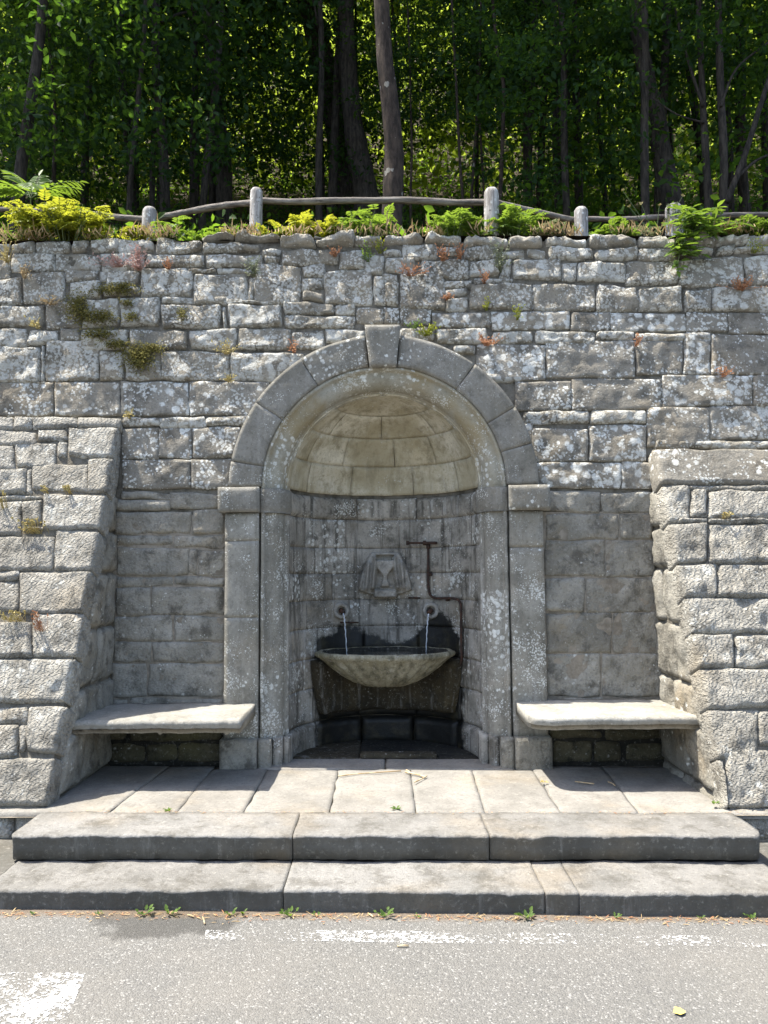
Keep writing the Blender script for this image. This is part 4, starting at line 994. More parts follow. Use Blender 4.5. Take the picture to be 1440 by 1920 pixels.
def crown_mesh(name, n_clump, per, ext, sig, size, seed, mat):
    p, rng = clump_pts(n_clump, per, ext, sig, seed)
    return leaves_mesh(name, p, rng.uniform(size*0.6, size*1.25, len(p)), seed+1, mat=mat)
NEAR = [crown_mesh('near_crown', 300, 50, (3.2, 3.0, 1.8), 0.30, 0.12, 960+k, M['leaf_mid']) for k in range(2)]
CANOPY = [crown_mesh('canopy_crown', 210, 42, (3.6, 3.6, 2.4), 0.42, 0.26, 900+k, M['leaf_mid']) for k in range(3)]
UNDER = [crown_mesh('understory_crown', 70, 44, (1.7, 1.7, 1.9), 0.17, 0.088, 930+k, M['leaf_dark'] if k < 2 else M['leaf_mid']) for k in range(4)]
def trunk_mesh(pts, r0, r1, n=26, seg=10, rough=0.10, seed=0, limbs=()):
    pth = smooth_path(pts, n)
    rr = [r0 + (r1-r0)*k/n for k in range(n+1)]
    rr[0] *= 1.35; rr[1] *= 1.12
    parts = [tube(pth, rr, seg, rough, 5, seed)]
    for (a, b, r) in limbs: parts.append(tube(smooth_path([a, (Vector(a)+Vector(b))/2 + Vector((0, 0, 0.12)), b], 6), [r, r*0.9, r*0.8, r*0.65, r*0.5, r*0.35, r*0.2], 6, 0.05, 8, seed))
    return merge(parts)
def tree(name, label, px_pts, y, w0, w1, crown=None, crown_at=None, crown_s=1.0, bark='bark', group='woodland trees behind the fence', extra=(), lean_up=6.0, rough=0.10, seg=10):
    base = on_y(px_pts[0][0], px_pts[0][1], y)
    zb = z_hill(base.x, y)
    pts = [on_y(a, b, y) for (a, b) in px_pts]
    if pts[0].z > zb: pts = [Vector((pts[0].x, y, zb - 0.1))] + pts
    else: pts[0].z = max(pts[0].z, zb - 0.3)
    d = (pts[-1] - pts[-2]).normalized(); d.z = max(d.z, 0.7); d.normalize()
    pts.append(pts[-1] + d*lean_up*0.5); pts.append(pts[-1] + d*lean_up*0.5)
    root = empty(name, (pts[0].x, y, pts[0].z), label, 'tree', group)
    k = FPX/(y + 1)
    top = pts[-1]
    limbs = []
    rng = random.Random(int(px_pts[0][0]))
    for q in range(5):
        s = pts[-3].lerp(pts[-1], 0.1 + 0.17*q); a = rng.uniform(0, 6.28); limbs.append((s, s + Vector((math.cos(a)*1.4, math.sin(a)*1.4, rng.uniform(0.4, 1.2))), w1/2/k*0.5))
    vv, ff = trunk_mesh(pts, w0/2/k, w1/2/k*0.7, 30, seg, rough, int(px_pts[0][0]), limbs)
    add('trunk', vv, ff, M[bark], root)
    for (e_pts, ew0, ew1) in extra:
        ep = [on_y(a, b, y - 0.05) for (a, b) in e_pts]
        add('limb', *tube(smooth_path(ep, 16), [ew0/2/k + (ew1-ew0)/2/k*q/16 for q in range(17)], 7, 0.08, 6, 3), M[bark], root)
    if crown is not None:
        c = link('crown', crown, None, root, top + Vector((0, 0.3, 0.2)) if crown_at is None else on_y(crown_at[0], crown_at[1], y + crown_at[2]))
        c.scale = (crown_s,)*3; c.rotation_euler = (0, 0, rng.uniform(0, 6.28))
    return root
G = 'woodland trees behind the fence'
tree('tall_tree', 'straight brown tree trunk with pale lichen patches just behind the fence', [(735, 425), (737, 350), (739, 290), (734, 220), (726, 150), (720, 90), (715, 0), (712, -120)], 8.3, 38, 31, NEAR[0], None, 1.0, 'bark2', lean_up=6, seg=16, rough=0.07)
tree('gnarled_tree', 'thick dark leaning trunk left of the central tree', [(650, 330), (636, 260), (620, 180), (602, 100), (578, 10), (556, -90)], 15, 52, 44, CANOPY[1], seg=14)
tree('old_stump_tree', 'broad rough grey trunk low down beside the central tree', [(690, 385), (682, 340), (672, 290), (664, 240), (655, 160), (650, 40)], 13, 52, 30, UNDER[0], (655, 190, 0.3), 1.0, seg=14, rough=0.16)
tree('woodland_tree', 'dark trunk at left framed by bright leaves', [(420, 335), (414, 260), (402, 180), (394, 90), (386, -60)], 13.5, 32, 24, CANOPY[2], seg=12)
tree('woodland_tree', 'slim dark trunk left of the low left fence post', [(252, 340), (252, 220), (258, 120), (264, -50)], 15, 19, 15, CANOPY[0])
tree('woodland_tree', 'pair of thin pale poles in the bright gap at left', [(300, 300), (300, 150), (303, 40), (305, -60)], 17, 12, 10, UNDER[3], (305, 20, 0.4), 1.2, extra=[([(318, 290), (316, 150), (312, 40)], 8, 6)])
tree('shaggy_tree', 'shaggy bark trunk behind the right-hand low post', [(1262, 395), (1246, 320), (1234, 240), (1216, 160), (1196, 60), (1186, -60)], 10.2, 40, 26, NEAR[1], seg=14, rough=0.16, extra=[([(1270, 380), (1262, 320), (1250, 270)], 14, 8)])
tree('woodland_tree', 'slender grey trunk right of the shaggy trunk', [(1328, 405), (1325, 320), (1318, 200), (1313, 80), (1308, -40)], 9.6, 15, 11, UNDER[2], (1310, -30, 0.6), 1.0, extra=[([(1318, 200), (1295, 130), (1275, 60), (1262, -10)], 6, 4), ([(1320, 230), (1270, 215), (1225, 185)], 4, 2)])
tree('forked_tree', 'forked trunk with a branch leaning to the right edge', [(1357, 398), (1357, 290), (1350, 140), (1346, -30)], 9.4, 17, 12, UNDER[1], (1370, -20, 0.8), 1.1, extra=[([(1360, 380), (1380, 335), (1400, 280), (1425, 200), (1450, 120), (1470, 40)], 12, 7), ([(1385, 330), (1420, 300), (1460, 285)], 6, 3), ([(1352, 200), (1380, 130), (1440, 80)], 5, 3)])
sl = [((868, 380), (862, 300), (857, 190), (850, 60), (845, -40), 6, 'thinnest pale sapling left of the tall right fence post'),
      ((884, 378), (890, 280), (896, 200), (900, 90), (902, -40), 6, 'thin leaning sapling in front of the tall right post'),
      ((908, 378), (902, 270), (898, 190), (894, 100), (890, -40), 5, 'thin sapling crossing its leaning neighbour at the tall right post'),
      ((938, 378), (942, 270), (944, 160), (934, 110), (920, -40), 8, 'pale sapling just right of the tall right post'),
      ((988, 378), (986, 230), (984, 130), (980, 60), (974, -40), 14, 'dim pole trunk right of the tall right post'),
      ((1012, 378), (1016, 260), (1024, 120), (1030, 40), (1034, -40), 15, 'straight pole trunk with a sunlit strip high up'),
      ((770, 372), (772, 280), (770, 190), (768, 100), (762, -40), 5, 'thin sapling close to the right of the central trunk'),
      ((100, 345), (104, 260), (100, 160), (92, 60), (88, -40), 8, 'thin sapling deep in the shade at far left'),
      ((46, 330), (50, 260), (58, 200), (70, 100), (80, -40), 6, 'leaning sapling at the far left edge')]
for k, (a, b, c_, d, e, w, lab) in enumerate(sl):
    dep = [11, 11.5, 12.2, 10.6, 12.8, 13.2, 12, 11, 10.2][k]
    tree('sapling', lab, [a, b, c_, d, e], dep, w, w*0.7, UNDER[k % 4], (e[0] + 12, [110, 60, 150, 90, 40, 60, 130, 120, 160][k], 0.7), [0.7, 0.8, 0.7, 0.75, 0.9, 0.9, 0.8, 1.0, 0.9][k], 'bark2', 'saplings in the wood', lean_up=2.0)
# deeper trees that nothing in the picture tells apart; trunk out of a few pixels, crowns filling the wood
rng = random.Random(21)
proto = None
deep = []
for k in range(56):
    y = rng.uniform(11.5, 17); x = rng.uniform(-0.85, 0.75)*y*0.95
    if k >= 30: y = rng.uniform(9.5, 14); x = rng.choice([-1, 1])*rng.uniform(2.5, 8.5)
    deep.append((x, y))
tv, tf = trunk_mesh([(0, 0, -0.4), (0.05, 0, 1.5), (-0.06, 0.05, 3.5), (0.1, 0, 6), (0.0, 0, 9)], 0.11, 0.05, 18, 8, 0.1, 5, [((0.05, 0, 4 + q*0.8), (math.cos(q*2.4)*1.6, math.sin(q*2.4)*1.6, 4.9 + q*0.8), 0.03) for q in range(6)])
tm, _ = mesh_from('deep_trunk', tv, tf, centre=False); tm.materials.append(M['bark'])
for k, (x, y) in enumerate(deep):
    z = z_hill(x, y)
    root = empty('woodland_tree', (x, y, z), 'dim tree deep in the shaded wood', 'tree', 'dim trees deep in the wood')
    t = bpy.data.objects.new('trunk', tm); C.objects.link(t); t.parent = root; t.rotation_euler = (rng.uniform(-.06, .06), rng.uniform(-.06, .06), rng.uniform(0, 6.28)); s = rng.uniform(0.35, 0.9); t.scale = (s, s, 1)
    mid = -0.42 < x/y < 0.24
    if k % 2 == 0 or (mid and k % 4 != 1):
        c = bpy.data.objects.new('crown', CANOPY[k % 3]); c.location = (0, 0, rng.uniform(7.5, 10)); s = rng.uniform(0.7, 1.0)
    else:
        c = bpy.data.objects.new('crown', UNDER[k % 4]); c.location = (0, 0, rng.uniform(1.8, 5)); s = rng.uniform(1.0, 1.5)
    C.objects.link(c); c.parent = root; c.scale = (s,)*3; c.rotation_euler = (0, 0, rng.uniform(0, 6.28))
# the far wood, one mass of leaves and stems
nr = np.random.default_rng(5)
K = 3000
cy = 17 + 40*nr.uniform(0, 1, K)**1.4; cx = nr.uniform(-0.85, 0.85, K)*cy
cz = np.array([z_hill(a, b) for a, b in zip(cx, cy)]) + 0.9 + nr.uniform(0.0, 1.0, K)**1.2*8
p = np.repeat(np.stack([cx, cy, cz], 1), 42, axis=0) + nr.normal(size=(K*42, 3))*np.array([0.65, 0.65, 0.4])
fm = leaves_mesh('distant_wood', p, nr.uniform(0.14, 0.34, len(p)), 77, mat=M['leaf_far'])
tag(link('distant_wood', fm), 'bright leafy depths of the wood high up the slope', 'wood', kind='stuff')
# ferns, brambles and seedlings on the slope behind the fence
K = 1300
cy = nr.uniform(6.6, 26, K); cx = nr.uniform(-0.7, 0.7, K)*cy
cz = np.array([z_hill(a, b) for a, b in zip(cx, cy)]) + nr.uniform(0.0, 0.45, K)
p = np.repeat(np.stack([cx, cy, cz], 1), 36, axis=0) + nr.normal(size=(K*36, 3))*np.array([0.22, 0.22, 0.13])
um = leaves_mesh('undergrowth', p, nr.uniform(0.05, 0.12, len(p)), 78, mat=M['leaf_mid'])
tag(link('undergrowth', um), 'low green undergrowth covering the shaded slope', 'undergrowth', kind='stuff')

# ================================================================== PLANTS ON THE WALL
class PB:
    """collects leaflets and stems of one plant"""
    def __init__(s, seed): s.v = []; s.f = []; s.m = []; s.r = random.Random(seed)
    def leaf(s, p, d, n, L, w, mi=0):
        d = d.normalized(); b = d.cross(n)
        if b.length < 1e-4: b = d.cross(Vector((1, 0.3, 0)))
        b.normalize(); n = b.cross(d)
        k = len(s.v)
        s.v += [p, p + d*L*0.35 + b*w*0.5 + n*w*0.12, p + d*L*0.7 + b*w*0.36 + n*w*0.05, p + d*L - n*L*0.10, p + d*L*0.7 - b*w*0.36 + n*w*0.05, p + d*L*0.35 - b*w*0.5 + n*w*0.12]
        s.f += [(k, k+1, k+2, k+3), (k, k+3, k+4, k+5)]; s.m += [mi, mi]
    def stem(s, pts, r0, r1, mi=1):
        n = len(pts); k = len(s.v)
        v, f = tube(pts, [r0 + (r1-r0)*i/(n-1) for i in range(n)], 5, cap=False)
        s.v += v; s.f += [tuple(i+k for i in q) for q in f]; s.m += [mi]*len(f)
    def frond(s, base, d, L, droop, pairs, ll, lw, curl=0.0, stem_r=0.003):
        """feathered leaf"""
        d = d.normalized(); pts = []
        for k in range(9):
            t = k/8; pts.append(base + d*L*t + Vector((0, 0, -droop*L*t*t)))
        s.stem(pts, stem_r, stem_r*0.4)
        for k in range(pairs):
            t = 0.18 + 0.80*k/max(1, pairs-1); i = min(7, int(t*8)); q = pts[i].lerp(pts[i+1], t*8-i)
            tan = (pts[i+1]-pts[i]).normalized(); side = tan.cross(Vector((0, 0, 1)))
            if side.length < 1e-3: side = Vector((1, 0, 0))
            side.normalize(); up = side.cross(tan)
            sc = (0.55 + 0.9*math.sin(math.pi*min(1, t*0.85 + 0.12)))*s.r.uniform(0.85, 1.1)*0.75
            for sg in (-1, 1):
                s.leaf(q, side*sg*0.85 + tan*0.55 + Vector((0, 0, s.r.uniform(-.25, .1) - curl)), up, ll*sc, lw*sc)
        s.leaf(pts[-1], (pts[-1]-pts[-2]), Vector((0, 0, 1)), ll*0.8, lw*0.8)
    def build(s, name, mats, label, cat, group=None):
        me, o = mesh_from(name, s.v, s.f)
        for m_ in mats: me.materials.append(m_)
        me.polygons.foreach_set('material_index', s.m[:len(me.polygons)])
        return tag(link(name, me, None, None, o), label, cat, group)
def feathery(px, py, y, wid, hgt, n, mat, label, name='leafy_weed', seed=0, ll=0.05, lw=0.02, group='leafy weeds on top of the wall', cat='weed', z=None):
    b = on_y(px, py, y); z = Z_TERR - 0.02 if z is None else z
    P = PB(seed + int(px))
    for k in range(n):
        a = P.r.uniform(0, 6.283); rr = math.sqrt(P.r.random())*wid*0.5
        root = Vector((b.x + rr*math.cos(a)*0.6, y + rr*math.sin(a)*0.35, z))
        h = hgt*P.r.uniform(0.45, 1.0)*(1 - 0.4*(rr/(wid*0.5))**2)
        top = root + Vector((math.cos(a)*rr*0.7, math.sin(a)*rr*0.4 - 0.02, h))
        mid = root.lerp(top, 0.5) + Vector((0, 0, h*0.06))
        P.stem([root, mid, top], 0.004, 0.002)
        for q in range(5):
            t = 0.35 + 0.16*q; p0 = root.lerp(top, min(1, t)); an = P.r.uniform(0, 6.283)
            P.frond(p0, Vector((math.cos(an), math.sin(an)*0.8, P.r.uniform(0.3, 1.0))), min(0.16, max(0.05, hgt*P.r.uniform(0.38, 0.62))), P.r.uniform(0.2, 0.7), 6, min(ll, hgt*0.24), min(lw, hgt*0.1), stem_r=0.0015)
    return P.build(name, [mat, M['stem']], label, cat, group)
W = 0.00405                                    # metres to a pixel up there
feathery(125, 440, 5.78, 0.62, 0.34, 52, M['leaf_lime'], 'large bright yellow-green feathery bush on the wall at left', 'feathery_bush', 1, 0.055, 0.02, None, 'bush')
for k, (px, wd, hg, n_, mt, lab) in enumerate([
    (255, 0.16, 0.15, 5, 'leaf_lime', 'small yellow-green weed at the foot of the low left post'),
    (320, 0.24, 0.22, 7, 'leaf_herb', 'green fern-like weed just right of the low left post'),
    (390, 0.26, 0.13, 7, 'leaf_herb', 'low green weed midway under the sloping left rail'),
    (432, 0.14, 0.12, 4, 'leaf_lime', 'small yellow weed left of the tall left post'),
    (510, 0.16, 0.14, 6, 'leaf_lime', 'short yellow weed just right of the tall left post'),
    (560, 0.24, 0.25, 9, 'leaf_lime', 'tallest yellow-leaved weed under the middle rail'),
    (620, 0.24, 0.18, 8, 'leaf_lime', 'spreading yellow-green weed under the middle rail'),
    (682, 0.34, 0.30, 12, 'leaf_herb', 'bushy green weed reaching the rail left of the central trunk'),
    (738, 0.08, 0.12, 2, 'leaf_herb', 'tiny green seedling in front of the central trunk'),
    (845, 0.34, 0.26, 11, 'leaf_herb', 'green weed under the rail right of the central trunk'),
    (890, 0.2, 0.16, 6, 'leaf_herb', 'low green weed left of the tall right post'),
    (965, 0.24, 0.36, 13, 'leaf_herb', 'tall leafy weed leaning on the tall right post'),
    (1040, 0.2, 0.14, 5, 'leaf_grey', 'grey-green weed under the sloping right rail'),
    (1150, 0.22, 0.18, 7, 'leaf_herb', 'green weed right of the low right post'),
    (1205, 0.28, 0.13, 7, 'leaf_grey', 'wispy grey-green weed left of the white-flowered post'),
    (1370, 0.4, 0.2, 12, 'leaf_herb', 'spreading green weed at the right end of the wall'),
    (1430, 0.3, 0.16, 8, 'leaf_herb', 'green weed cut by the right picture edge'),
    (30, 0.3, 0.16, 7, 'leaf_herb', 'dim green weed below the left rail at the edge')]):
    feathery(px, 440, 5.74 + 0.04*(k % 3), wd*0.95, hg*0.95 + 0.01, n_, M[mt], lab, 'leafy_weed', 50+k, 0.05, 0.021)
# ailanthus seedling: long feathered leaves
P = PB(5)
b = on_y(62, 410, 6.05); root = Vector((b.x, 6.05, Z_TERR-0.02)); tp = Vector((b.x + 0.0, 6.0, on_y(62, 372, 6.0).z))
P.stem([root, root.lerp(tp, 0.5), tp], 0.007, 0.005)
for (tx, ty, dep, dr) in ((-45, 330, 5.9, 0.55), (155, 334, 5.85, 0.35), (140, 352, 5.8, 0.3), (75, 322, 6.1, 0.2), (10, 300, 6.2, 0.35), (-20, 350, 5.8, 0.5), (60, 345, 5.6, 0.6)):
    e = on_y(tx, ty, dep); d = e - tp; P.frond(tp, d + Vector((0, 0, dr*d.length)), d.length*1.05, dr, 10, 0.125, 0.042, curl=0.25, stem_r=0.003)
P.build('tree_seedling', [M['leaf_herb'], M['stem']], 'young tree seedling with long feathered leaves at far left', 'seedling')
# broad-leaved climber hanging over the wall at the right
P = PB(9)
b = on_y(1288, 440, 5.62)
for k in range(70):
    px = 1302 + P.r.gauss(0, 24); py = P.r.uniform(388, 478)
    if py > 440: px = 1284 + (px - 1302)*0.6
    p0 = on_y(px, py, 5.58 + P.r.uniform(-0.08, 0.12)); an = P.r.uniform(0, 6.283)
    P.stem([b + Vector((0, 0.05, 0)), b.lerp(p0, 0.6) + Vector((0, -0.03, 0.03)), p0], 0.003, 0.0015)
    for q in range(4):
        a2 = an + q*1.5; P.leaf(p0, Vector((math.cos(a2), math.sin(a2)*0.6 - 0.3, P.r.uniform(-0.5, 0.3))), Vector((0, -0.5, 1)), P.r.uniform(0.07, 0.13), P.r.uniform(0.035, 0.055))
P.stem([b, on_y(1275, 470, 5.56), on_y(1270, 500, 5.54)], 0.004, 0.003)
for k in range(8): P.leaf(on_y(1268 + P.r.uniform(-12, 10), 500 + P.r.uniform(-14, 14), 5.54), Vector((P.r.uniform(-1, 1), -0.5, P.r.uniform(-1, 0.3))), Vector((0, -1, 0.5)), 0.07, 0.035)
P.build('leafy_bush', [M['leaf_herb'], M['stem']], 'fresh green leafy bush hanging over the wall edge at right', 'bush')
# flowering stalks by the low right posts
P = PB(12)
b = on_y(1225, 430, 5.85); root = Vector((b.x, 5.85, Z_TERR-0.02))
for (tx, ty) in ((1168, 358), (1202, 382), (1236, 385), (1280, 368), (1180, 388)):
    e = on_y(tx, ty, 5.8); P.stem([root, root.lerp(e, 0.5) + Vector((0.01, 0, 0.02)), e], 0.0035, 0.002)
    for q in range(5): P.leaf(e, Vector((P.r.uniform(-1, 1), P.r.uniform(-1, 0), P.r.uniform(-.2, 1))), Vector((0, -1, 0.3)), 0.02, 0.014)
P.build('flower_stalks', [M['yellow_tuft'], M['stem']], 'thin bare flower stalks rising between the two low right posts', 'weed')
P = PB(13)
for k in range(34):
    p0 = on_y(1262 + P.r.gauss(0, 9), P.r.uniform(386, 430), 6.10)
    P.leaf(p0, Vector((P.r.uniform(-1, 1), -0.6, P.r.uniform(-0.6, 0.8))), Vector((0, -1, 0.3)), 0.05, 0.035)
P.stem([Vector((on_y(1262, 430, 6.1).x, 6.1, Z_TERR)), on_y(1262, 400, 6.1)], 0.003, 0.002)
P.build('variegated_climber', [M['leaf_grey'], M['stem']], 'pale grey-leaved climber on the low post at right', 'climber')
# dry grass and litter along the ledge
P = PB(14)
for k in range(4200):
    px = P.r.uniform(-350, 1790); y = P.r.uniform(5.57, 5.80)
    if noise.noise(Vector((px*0.012, 0, 3))) < 0.06 + 0.4*(P.r.random()-.5): continue
    p0 = on_y(px, 440, y); p0.z = 3.865 + max(0, y - 5.66)*0.1
    h = P.r.uniform(0.04, 0.10)*(1.7 if P.r.random() < 0.08 else 1)
    P.leaf(p0, Vector((P.r.gauss(0, 0.6), P.r.gauss(-0.1, 0.6), 1)), Vector((0, -1, 0)), h, 0.009, 0 if P.r.random() < 0.85 else 1)
o = P.build('dry_grass', [M['straw'], M['leaf_herb']], 'dry straw-coloured grass fringe along the top of the wall', 'grass'); o['kind'] = 'stuff'
# ------------------------------------------------------------------ tufts rooted in the joints
def tuft(px, py, wpx, hpx, n_, mat, label, seed, ll=0.022, up=0.6, name='wall_tuft', group='dry tufts rooted in the wall joints', cat='tuft'):
    b = on_wall(px, py + hpx*0.45); w = wpx*0.0040; h = hpx*0.0040
    P = PB(seed)
    yy = y_wall(b.z) - 0.035
    for k in range(n_):
        e = Vector((b.x + P.r.gauss(0, 0.33)*w, yy - P.r.uniform(0.0, 0.05), b.z + P.r.uniform(0.0, 1.0)*h))
        r0 = Vector((b.x + P.r.uniform(-.15, .15)*w, yy + 0.03, b.z))
        P.stem([r0, r0.lerp(e, 0.5) + Vector((0, -0.01, 0.004)), e], 0.0016, 0.0008, 0)
        for q in range(3):
            P.leaf(r0.lerp(e, 0.6 + 0.2*q), Vector((P.r.uniform(-1, 1), P.r.uniform(-1, .2), P.r.uniform(-.3, 1)*up*2)), Vector((0, -1, 0.4)), ll*P.r.uniform(0.6, 1.2), ll*0.45)
    return P.build(name, [mat, M['stem']], label, cat, group)
for k, t in enumerate([
    (262, 488, 30, 44, 60, 'pink_plant', 'pinkish dried plant with dense heads near the top left of the wall'),
    (222, 492, 60, 22, 34, 'pink_plant', 'pink dried sprays trailing left of the dense pink plant'),
    (318, 500, 18, 18, 16, 'rust_plant', 'small rusty tuft right of the pink plants'),
    (14, 475, 26, 40, 34, 'yellow_tuft', 'yellow-brown tuft at the upper left edge of the wall'),
    (48, 515, 24, 30, 22, 'straw', 'straw tuft between stones at the far left'),
    (478, 506, 24, 32, 30, 'leaf_grey', 'grey-green cushion in a joint left of centre'),
    (100, 568, 36, 14, 22, 'straw', 'straw strand in a bed joint beside the moss'),
    (72, 610, 26, 16, 16, 'yellow_tuft', 'yellow tuft below the straw strand at left'),
    (425, 655, 34, 22, 22, 'yellow_tuft', 'yellow and rust tuft left of the arch'),
    (552, 650, 22, 30, 12, 'rust_plant', 'thin dry stalks sprouting beside the arch at left'),
    (432, 712, 30, 12, 14, 'yellow_tuft', 'yellow tuft in the joint under the left arch tuft'),
    (628, 476, 18, 18, 16, 'rust_plant', 'rusty tuft in the top course left of centre'),
    (690, 478, 22, 34, 16, 'leaf_herb', 'green sprig hanging from the top course at centre'),
    (712, 466, 20, 22, 12, 'leaf_lime', 'yellow-green sprig beside the hanging green one'),
    (830, 478, 24, 28, 26, 'rust_plant', 'orange dried tuft right of centre in the top course'),
    (862, 476, 20, 26, 20, 'rust_plant', 'orange dried tuft next along to the right'),
    (770, 510, 44, 18, 26, 'rust_plant', 'reddish dry tuft on a big stone above the keystone'),
    (838, 556, 14, 18, 12, 'rust_plant', 'small orange tuft in the upright joint right of the big stone'),
    (908, 524, 20, 20, 14, 'rust_plant', 'rusty tuft with a green sprout below the tall right post'),
    (935, 480, 34, 70, 40, 'leaf_grey', 'dry grey-green trail hanging below the tall right post'),
    (800, 622, 44, 20, 34, 'leaf_lime', 'yellow-green cushion right above the keystone'),
    (776, 612, 24, 16, 14, 'leaf_herb', 'small green cushion touching the keystone'),
    (912, 640, 38, 20, 26, 'rust_plant', 'orange tuft in the joint right of the arch crown'),
    (912, 572, 14, 24, 10, 'leaf_lime', 'little yellow-green sprig right of the arch above'),
    (970, 590, 14, 24, 12, 'leaf_lime', 'second yellow-green sprig further right'),
    (1192, 640, 16, 22, 14, 'rust_plant', 'rusty tuft between two big dressed stones at right'),
    (1385, 536, 50, 22, 34, 'rust_plant', 'broad orange-brown tuft near the right edge'),
    (1355, 700, 30, 16, 14, 'rust_plant', 'faint reddish tuft low at the right edge'),
    (1265, 472, 26, 60, 10, 'leaf_grey', 'grey sprays under the leafy bush at right'),
    (1412, 462, 26, 30, 14, 'leaf_lime', 'yellow-green sprig in the top course at the right edge'),
    (244, 778, 14, 16, 12, 'yellow_tuft', 'yellow tuft at the head of the left buttress')]):
    tuft(t[0], t[1], t[2], t[3], t[4], M[t[5]], t[6], 300+k)
def btuft(px, py, wpx, hpx, n_, mat, label, seed):
    P = PB(seed); b = on_butt(px, py + hpx*0.4); w = wpx*0.0037; h = hpx*0.0037
    for k in range(n_):
        r0 = b + Vector((P.r.gauss(0, .16)*w, 0.02, 0)); e = r0 + Vector((P.r.gauss(0, .15)*w, -0.06, P.r.uniform(0.2, 1)*h))
        P.stem([r0, e], 0.0015, 0.001, 0)
        for q in range(3): P.leaf(e, Vector((P.r.uniform(-1, 1), -0.6, P.r.uniform(-.3, 1))), Vector((0, -1, .5)), 0.02, 0.009)
    P.build('wall_tuft', [mat, M['stem']], label, 'tuft', 'dry tufts rooted in the wall joints')
for k, t in enumerate([(132, 920, 16, 14, 14, 'yellow_tuft', 'yellow tuft on the left buttress below its top stones'), (90, 922, 10, 14, 8, 'yellow_tuft', 'smaller yellow tuft just left of it on the left buttress'),
                       (66, 990, 60, 26, 34, 'yellow_tuft', 'wide golden tuft in a joint of the left buttress'), (30, 1160, 60, 20, 30, 'yellow_tuft', 'golden tuft under a big stone low on the left buttress'), (75, 1172, 24, 36, 20, 'rust_plant', 'brown tuft trailing beside the low golden tuft'),
                       (6, 945, 16, 40, 14, 'yellow_tuft', 'golden tuft at the left edge of the left buttress'), (1357, 970, 14, 14, 10, 'yellow_tuft', 'single small yellow tuft on the right buttress')]):
    btuft(t[0], t[1], t[2], t[3], t[4], M[t[5]], t[6], 400+k)
# ------------------------------------------------------------------ moss
P = PB(77)
for (px, py, sx, sy, n_) in ((150, 580, 22, 26, 900), (190, 596, 30, 12, 700), (215, 546, 36, 9, 650), (190, 628, 28, 9, 450), (235, 540, 16, 6, 250), (262, 672, 26, 22, 1200), (222, 648, 22, 8, 420), (290, 655, 18, 8, 360), (345, 592, 8, 10, 160), (250, 596, 14, 8, 180), (240, 570, 12, 6, 120)):
    for k in range(n_):
        a = on_wall(px + P.r.gauss(0, 0.55)*sx, py + P.r.gauss(0, 0.55)*sy)
        q = Vector((a.x, y_wall(a.z) - P.r.uniform(0.012, 0.062), a.z))
        P.leaf(q, Vector((P.r.uniform(-1, 1), -P.r.uniform(0.2, 1), P.r.uniform(-1, .4))), Vector((0, -1, .5)), P.r.uniform(0.010, 0.026), 0.008, 0)
o = P.build('moss', [M['moss']], 'dark olive moss cushions on the wall left of the arch', 'moss'); o['kind'] = 'stuff'
# ------------------------------------------------------------------ weeds along the foot of the steps
for k, (px, sz, lab) in enumerate([(60, 0.6, 'tiny sprout at the left end of the lower step'), (185, 0.6, 'tiny flat sprout left of the wet patch'), (268, 1.3, 'bright green sprout at the wet patch, left of a pair'), (315, 1.2, 'bright green sprout at the wet patch, right of a pair'), (428, 0.9, 'small sprout near the start of the white line'), (450, 0.8, 'low flat sprout next to the start of the white line'),
                                   (540, 1.2, 'green sprout under the left joint of the lower step'), (590, 0.7, 'small sprout right of the left step joint'), (714, 1.25, 'leafy sprout below the middle of the lower step'), (778, 0.6, 'small upright sprout right of the middle one'), (978, 1.4, 'largest leafy sprout under the right step joint'), (1145, 0.8, 'small sprout right of the right step joint'), (1305, 0.6, 'tiny sprout near the right end of the step'), (1400, 0.9, 'small sprout at the right end of the step')]):
    P = PB(500+k); x = px_x(px, 3.6, -0.25); b = Vector((x, Y1 - 0.035 - 0.02*P.r.random(), z_road(x) + 0.002))
    for q in range(int(9*sz)+3):
        a = P.r.uniform(0, 6.283); d = Vector((math.cos(a), math.sin(a)*0.7 - 0.2, P.r.uniform(0.3, 1.3)))
        sz_ = sz*0.72; e = b + Vector((math.cos(a)*0.02, math.sin(a)*0.012, 0.010))*sz_*P.r.uniform(0.2, 2.2)
        P.stem([b, e], 0.001, 0.0008); P.leaf(e, d, Vector((0, -0.4, 1)), 0.026*sz_*P.r.uniform(0.5, 1.3), 0.017*sz_)
    P.build('sprout', [M['leaf_herb'], M['stem']], lab, 'weed', 'sprouts along the foot of the steps')
for k, (px, py, z, lab) in enumerate([(1030, 1402, 0.2, 'tiny green sprout on the right plinth'), (316, 1521, 0.0, 'tiny green sprout in the platform joint at left'), (743, 1518, 0.0, 'flat green growth in the platform joint at centre'), (1340, 1508, 0.0, 'small green leaf on the platform beside the right buttress'), (1020, 1468, 0.0, 'pale weed sprig beside the right bench shadow')]):
    P = PB(540+k); b = on_z(px, py, z) if k else on_y(px, py, 5.27)
    for q in range(8):
        a = P.r.uniform(0, 6.283); P.leaf(b + Vector((P.r.uniform(-.012, .012), P.r.uniform(-.01, .01), 0.003)), Vector((math.cos(a), math.sin(a), P.r.uniform(0.1, 0.9))), Vector((0, -0.3, 1)), 0.028, 0.014)
    P.build('sprout', [M['leaf_herb'] if k < 4 else M['yellow_tuft'], M['stem']], lab, 'weed', 'sprouts along the foot of the steps')
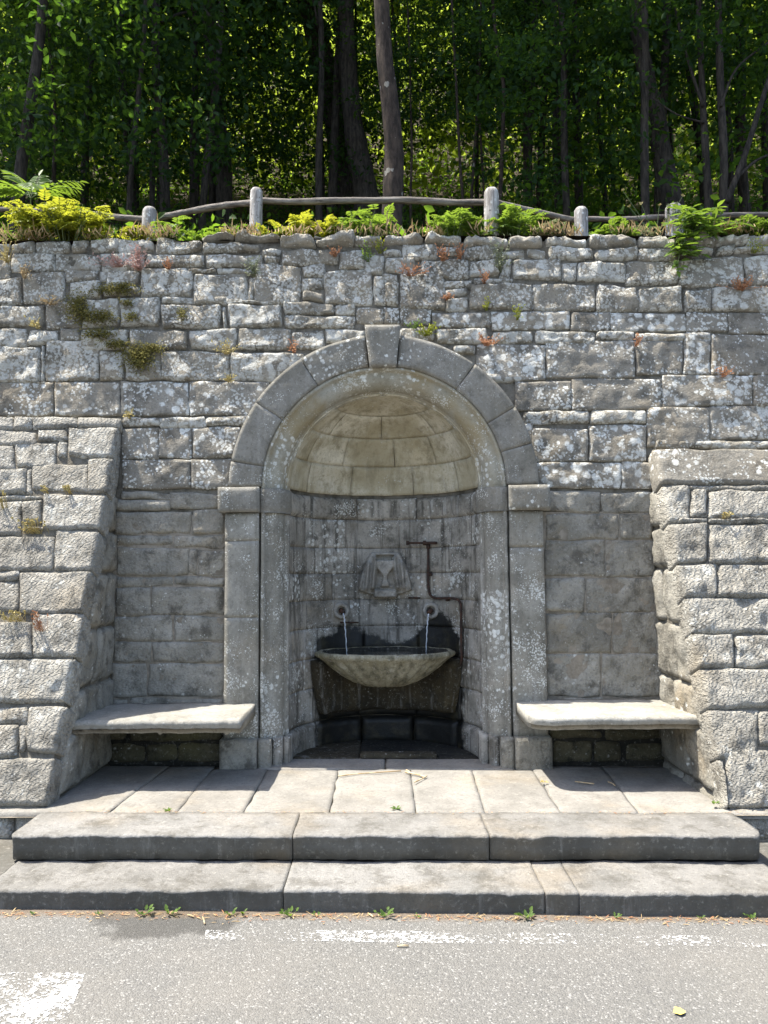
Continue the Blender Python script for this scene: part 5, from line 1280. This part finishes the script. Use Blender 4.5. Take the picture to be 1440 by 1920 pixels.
# ------------------------------------------------------------------ litter
n = NT('dry_twig'); M['twig'] = n.done(n.mix(n.ramp(n.noise(20, 4), 0.4, 0.6), (0.36, 0.25, 0.13), (0.5, 0.4, 0.25)), 0.9)
n = NT('fallen_leaf'); M['fallen'] = n.done((0.62, 0.46, 0.12), 0.7)
for k, (pts, r, lab) in enumerate([([(634, 1456), (665, 1452), (700, 1449), (752, 1445)], 0.004, 'long dry twig lying in the niche shadow edge'), ([(760, 1447), (780, 1451), (798, 1456)], 0.006, 'pale thick twig lying right of the long twig'), ([(800, 1454), (790, 1460), (777, 1466)], 0.004, 'short dry twig crossing the pale thick twig'), ([(762, 1443), (768, 1447), (770, 1450)], 0.004, 'stub of straw above the pale twig'),
                                   ([(1078, 1462), (1095, 1464), (1114, 1466)], 0.004, 'dark curled twig in the right bench shadow'), ([(1140, 1462), (1148, 1465), (1153, 1469)], 0.004, 'tiny pale twig in the right bench shadow')]):
    pts3 = [on_z(a, b, 0.012) for a, b in pts]; pts3 = [Vector((p.x, p.y, p.z + tilt(p.x))) for p in pts3]
    tag(add('twig', *tube(smooth_path(pts3, 8), r, 6, 0.2, 60, k), M['twig']), lab, 'twig', 'twigs on the platform')
for k, (a, b, c_, d, lab) in enumerate([(745, 1777, 766, 1776, 'short straw lying just below the white line'), (690, 1715, 700, 1722, 'straw scrap by the step left of centre'), (352, 1718, 364, 1722, 'straw scrap on the wet patch'), (380, 1722, 384, 1735, 'brown scrap on the wet patch right side'), (1180, 1706, 1190, 1708, 'yellowish scrap at the foot of the step at right')]):
    p0, p1 = rp(a, b), rp(c_, d); up = Vector((0, 0, 0.006))
    tag(add('straw', *tube([p0+up, (p0+p1)/2+up*1.4, p1+up], 0.0035, 6), M['twig']), lab, 'straw', 'straw scraps on the road')
def dead_leaf(px, py, s, lab, ang):
    p = rp(px, py); P = PB(9); d = Vector((math.cos(ang), math.sin(ang), 0.05)); P.leaf(p + Vector((0, 0, 0.008)), d, Vector((0.1, -0.2, 1)), s, s*0.75)
    P.build('fallen_leaf', [M['fallen']], lab, 'leaf')
dead_leaf(1262, 1903, 0.05, 'yellow fallen leaf on the asphalt at lower right', 0.2)
P = PB(600)
for k in range(700):
    x = P.r.uniform(-2.2, 2.3); y = Y1 - 0.03 - abs(P.r.gauss(0, 0.035)); b = Vector((x, y, z_road(x) + 0.004)); a = P.r.uniform(0, 6.28)
    P.leaf(b, Vector((math.cos(a), math.sin(a)*0.5, P.r.uniform(0, .25))), Vector((0, 0, 1)), P.r.uniform(0.008, 0.035), P.r.uniform(0.002, 0.006), 0 if P.r.random() < 0.6 else 1)
for k in range(260):
    x = P.r.uniform(-1.9, 1.95); b = Vector((x, P.r.gauss(YP, 0.012), tilt(x) + 0.0)); a = P.r.uniform(0, 6.28)
    P.leaf(b, Vector((math.cos(a), math.sin(a)*0.5, P.r.uniform(0, .25))), Vector((0, 0, 1)), P.r.uniform(0.006, 0.022), P.r.uniform(0.002, 0.005), 0 if P.r.random() < 0.6 else 1)
o = P.build('leaf_litter', [M['straw'], M['rust_plant']], 'brown and straw litter gathered along the step joints', 'litter'); o['kind'] = 'stuff'
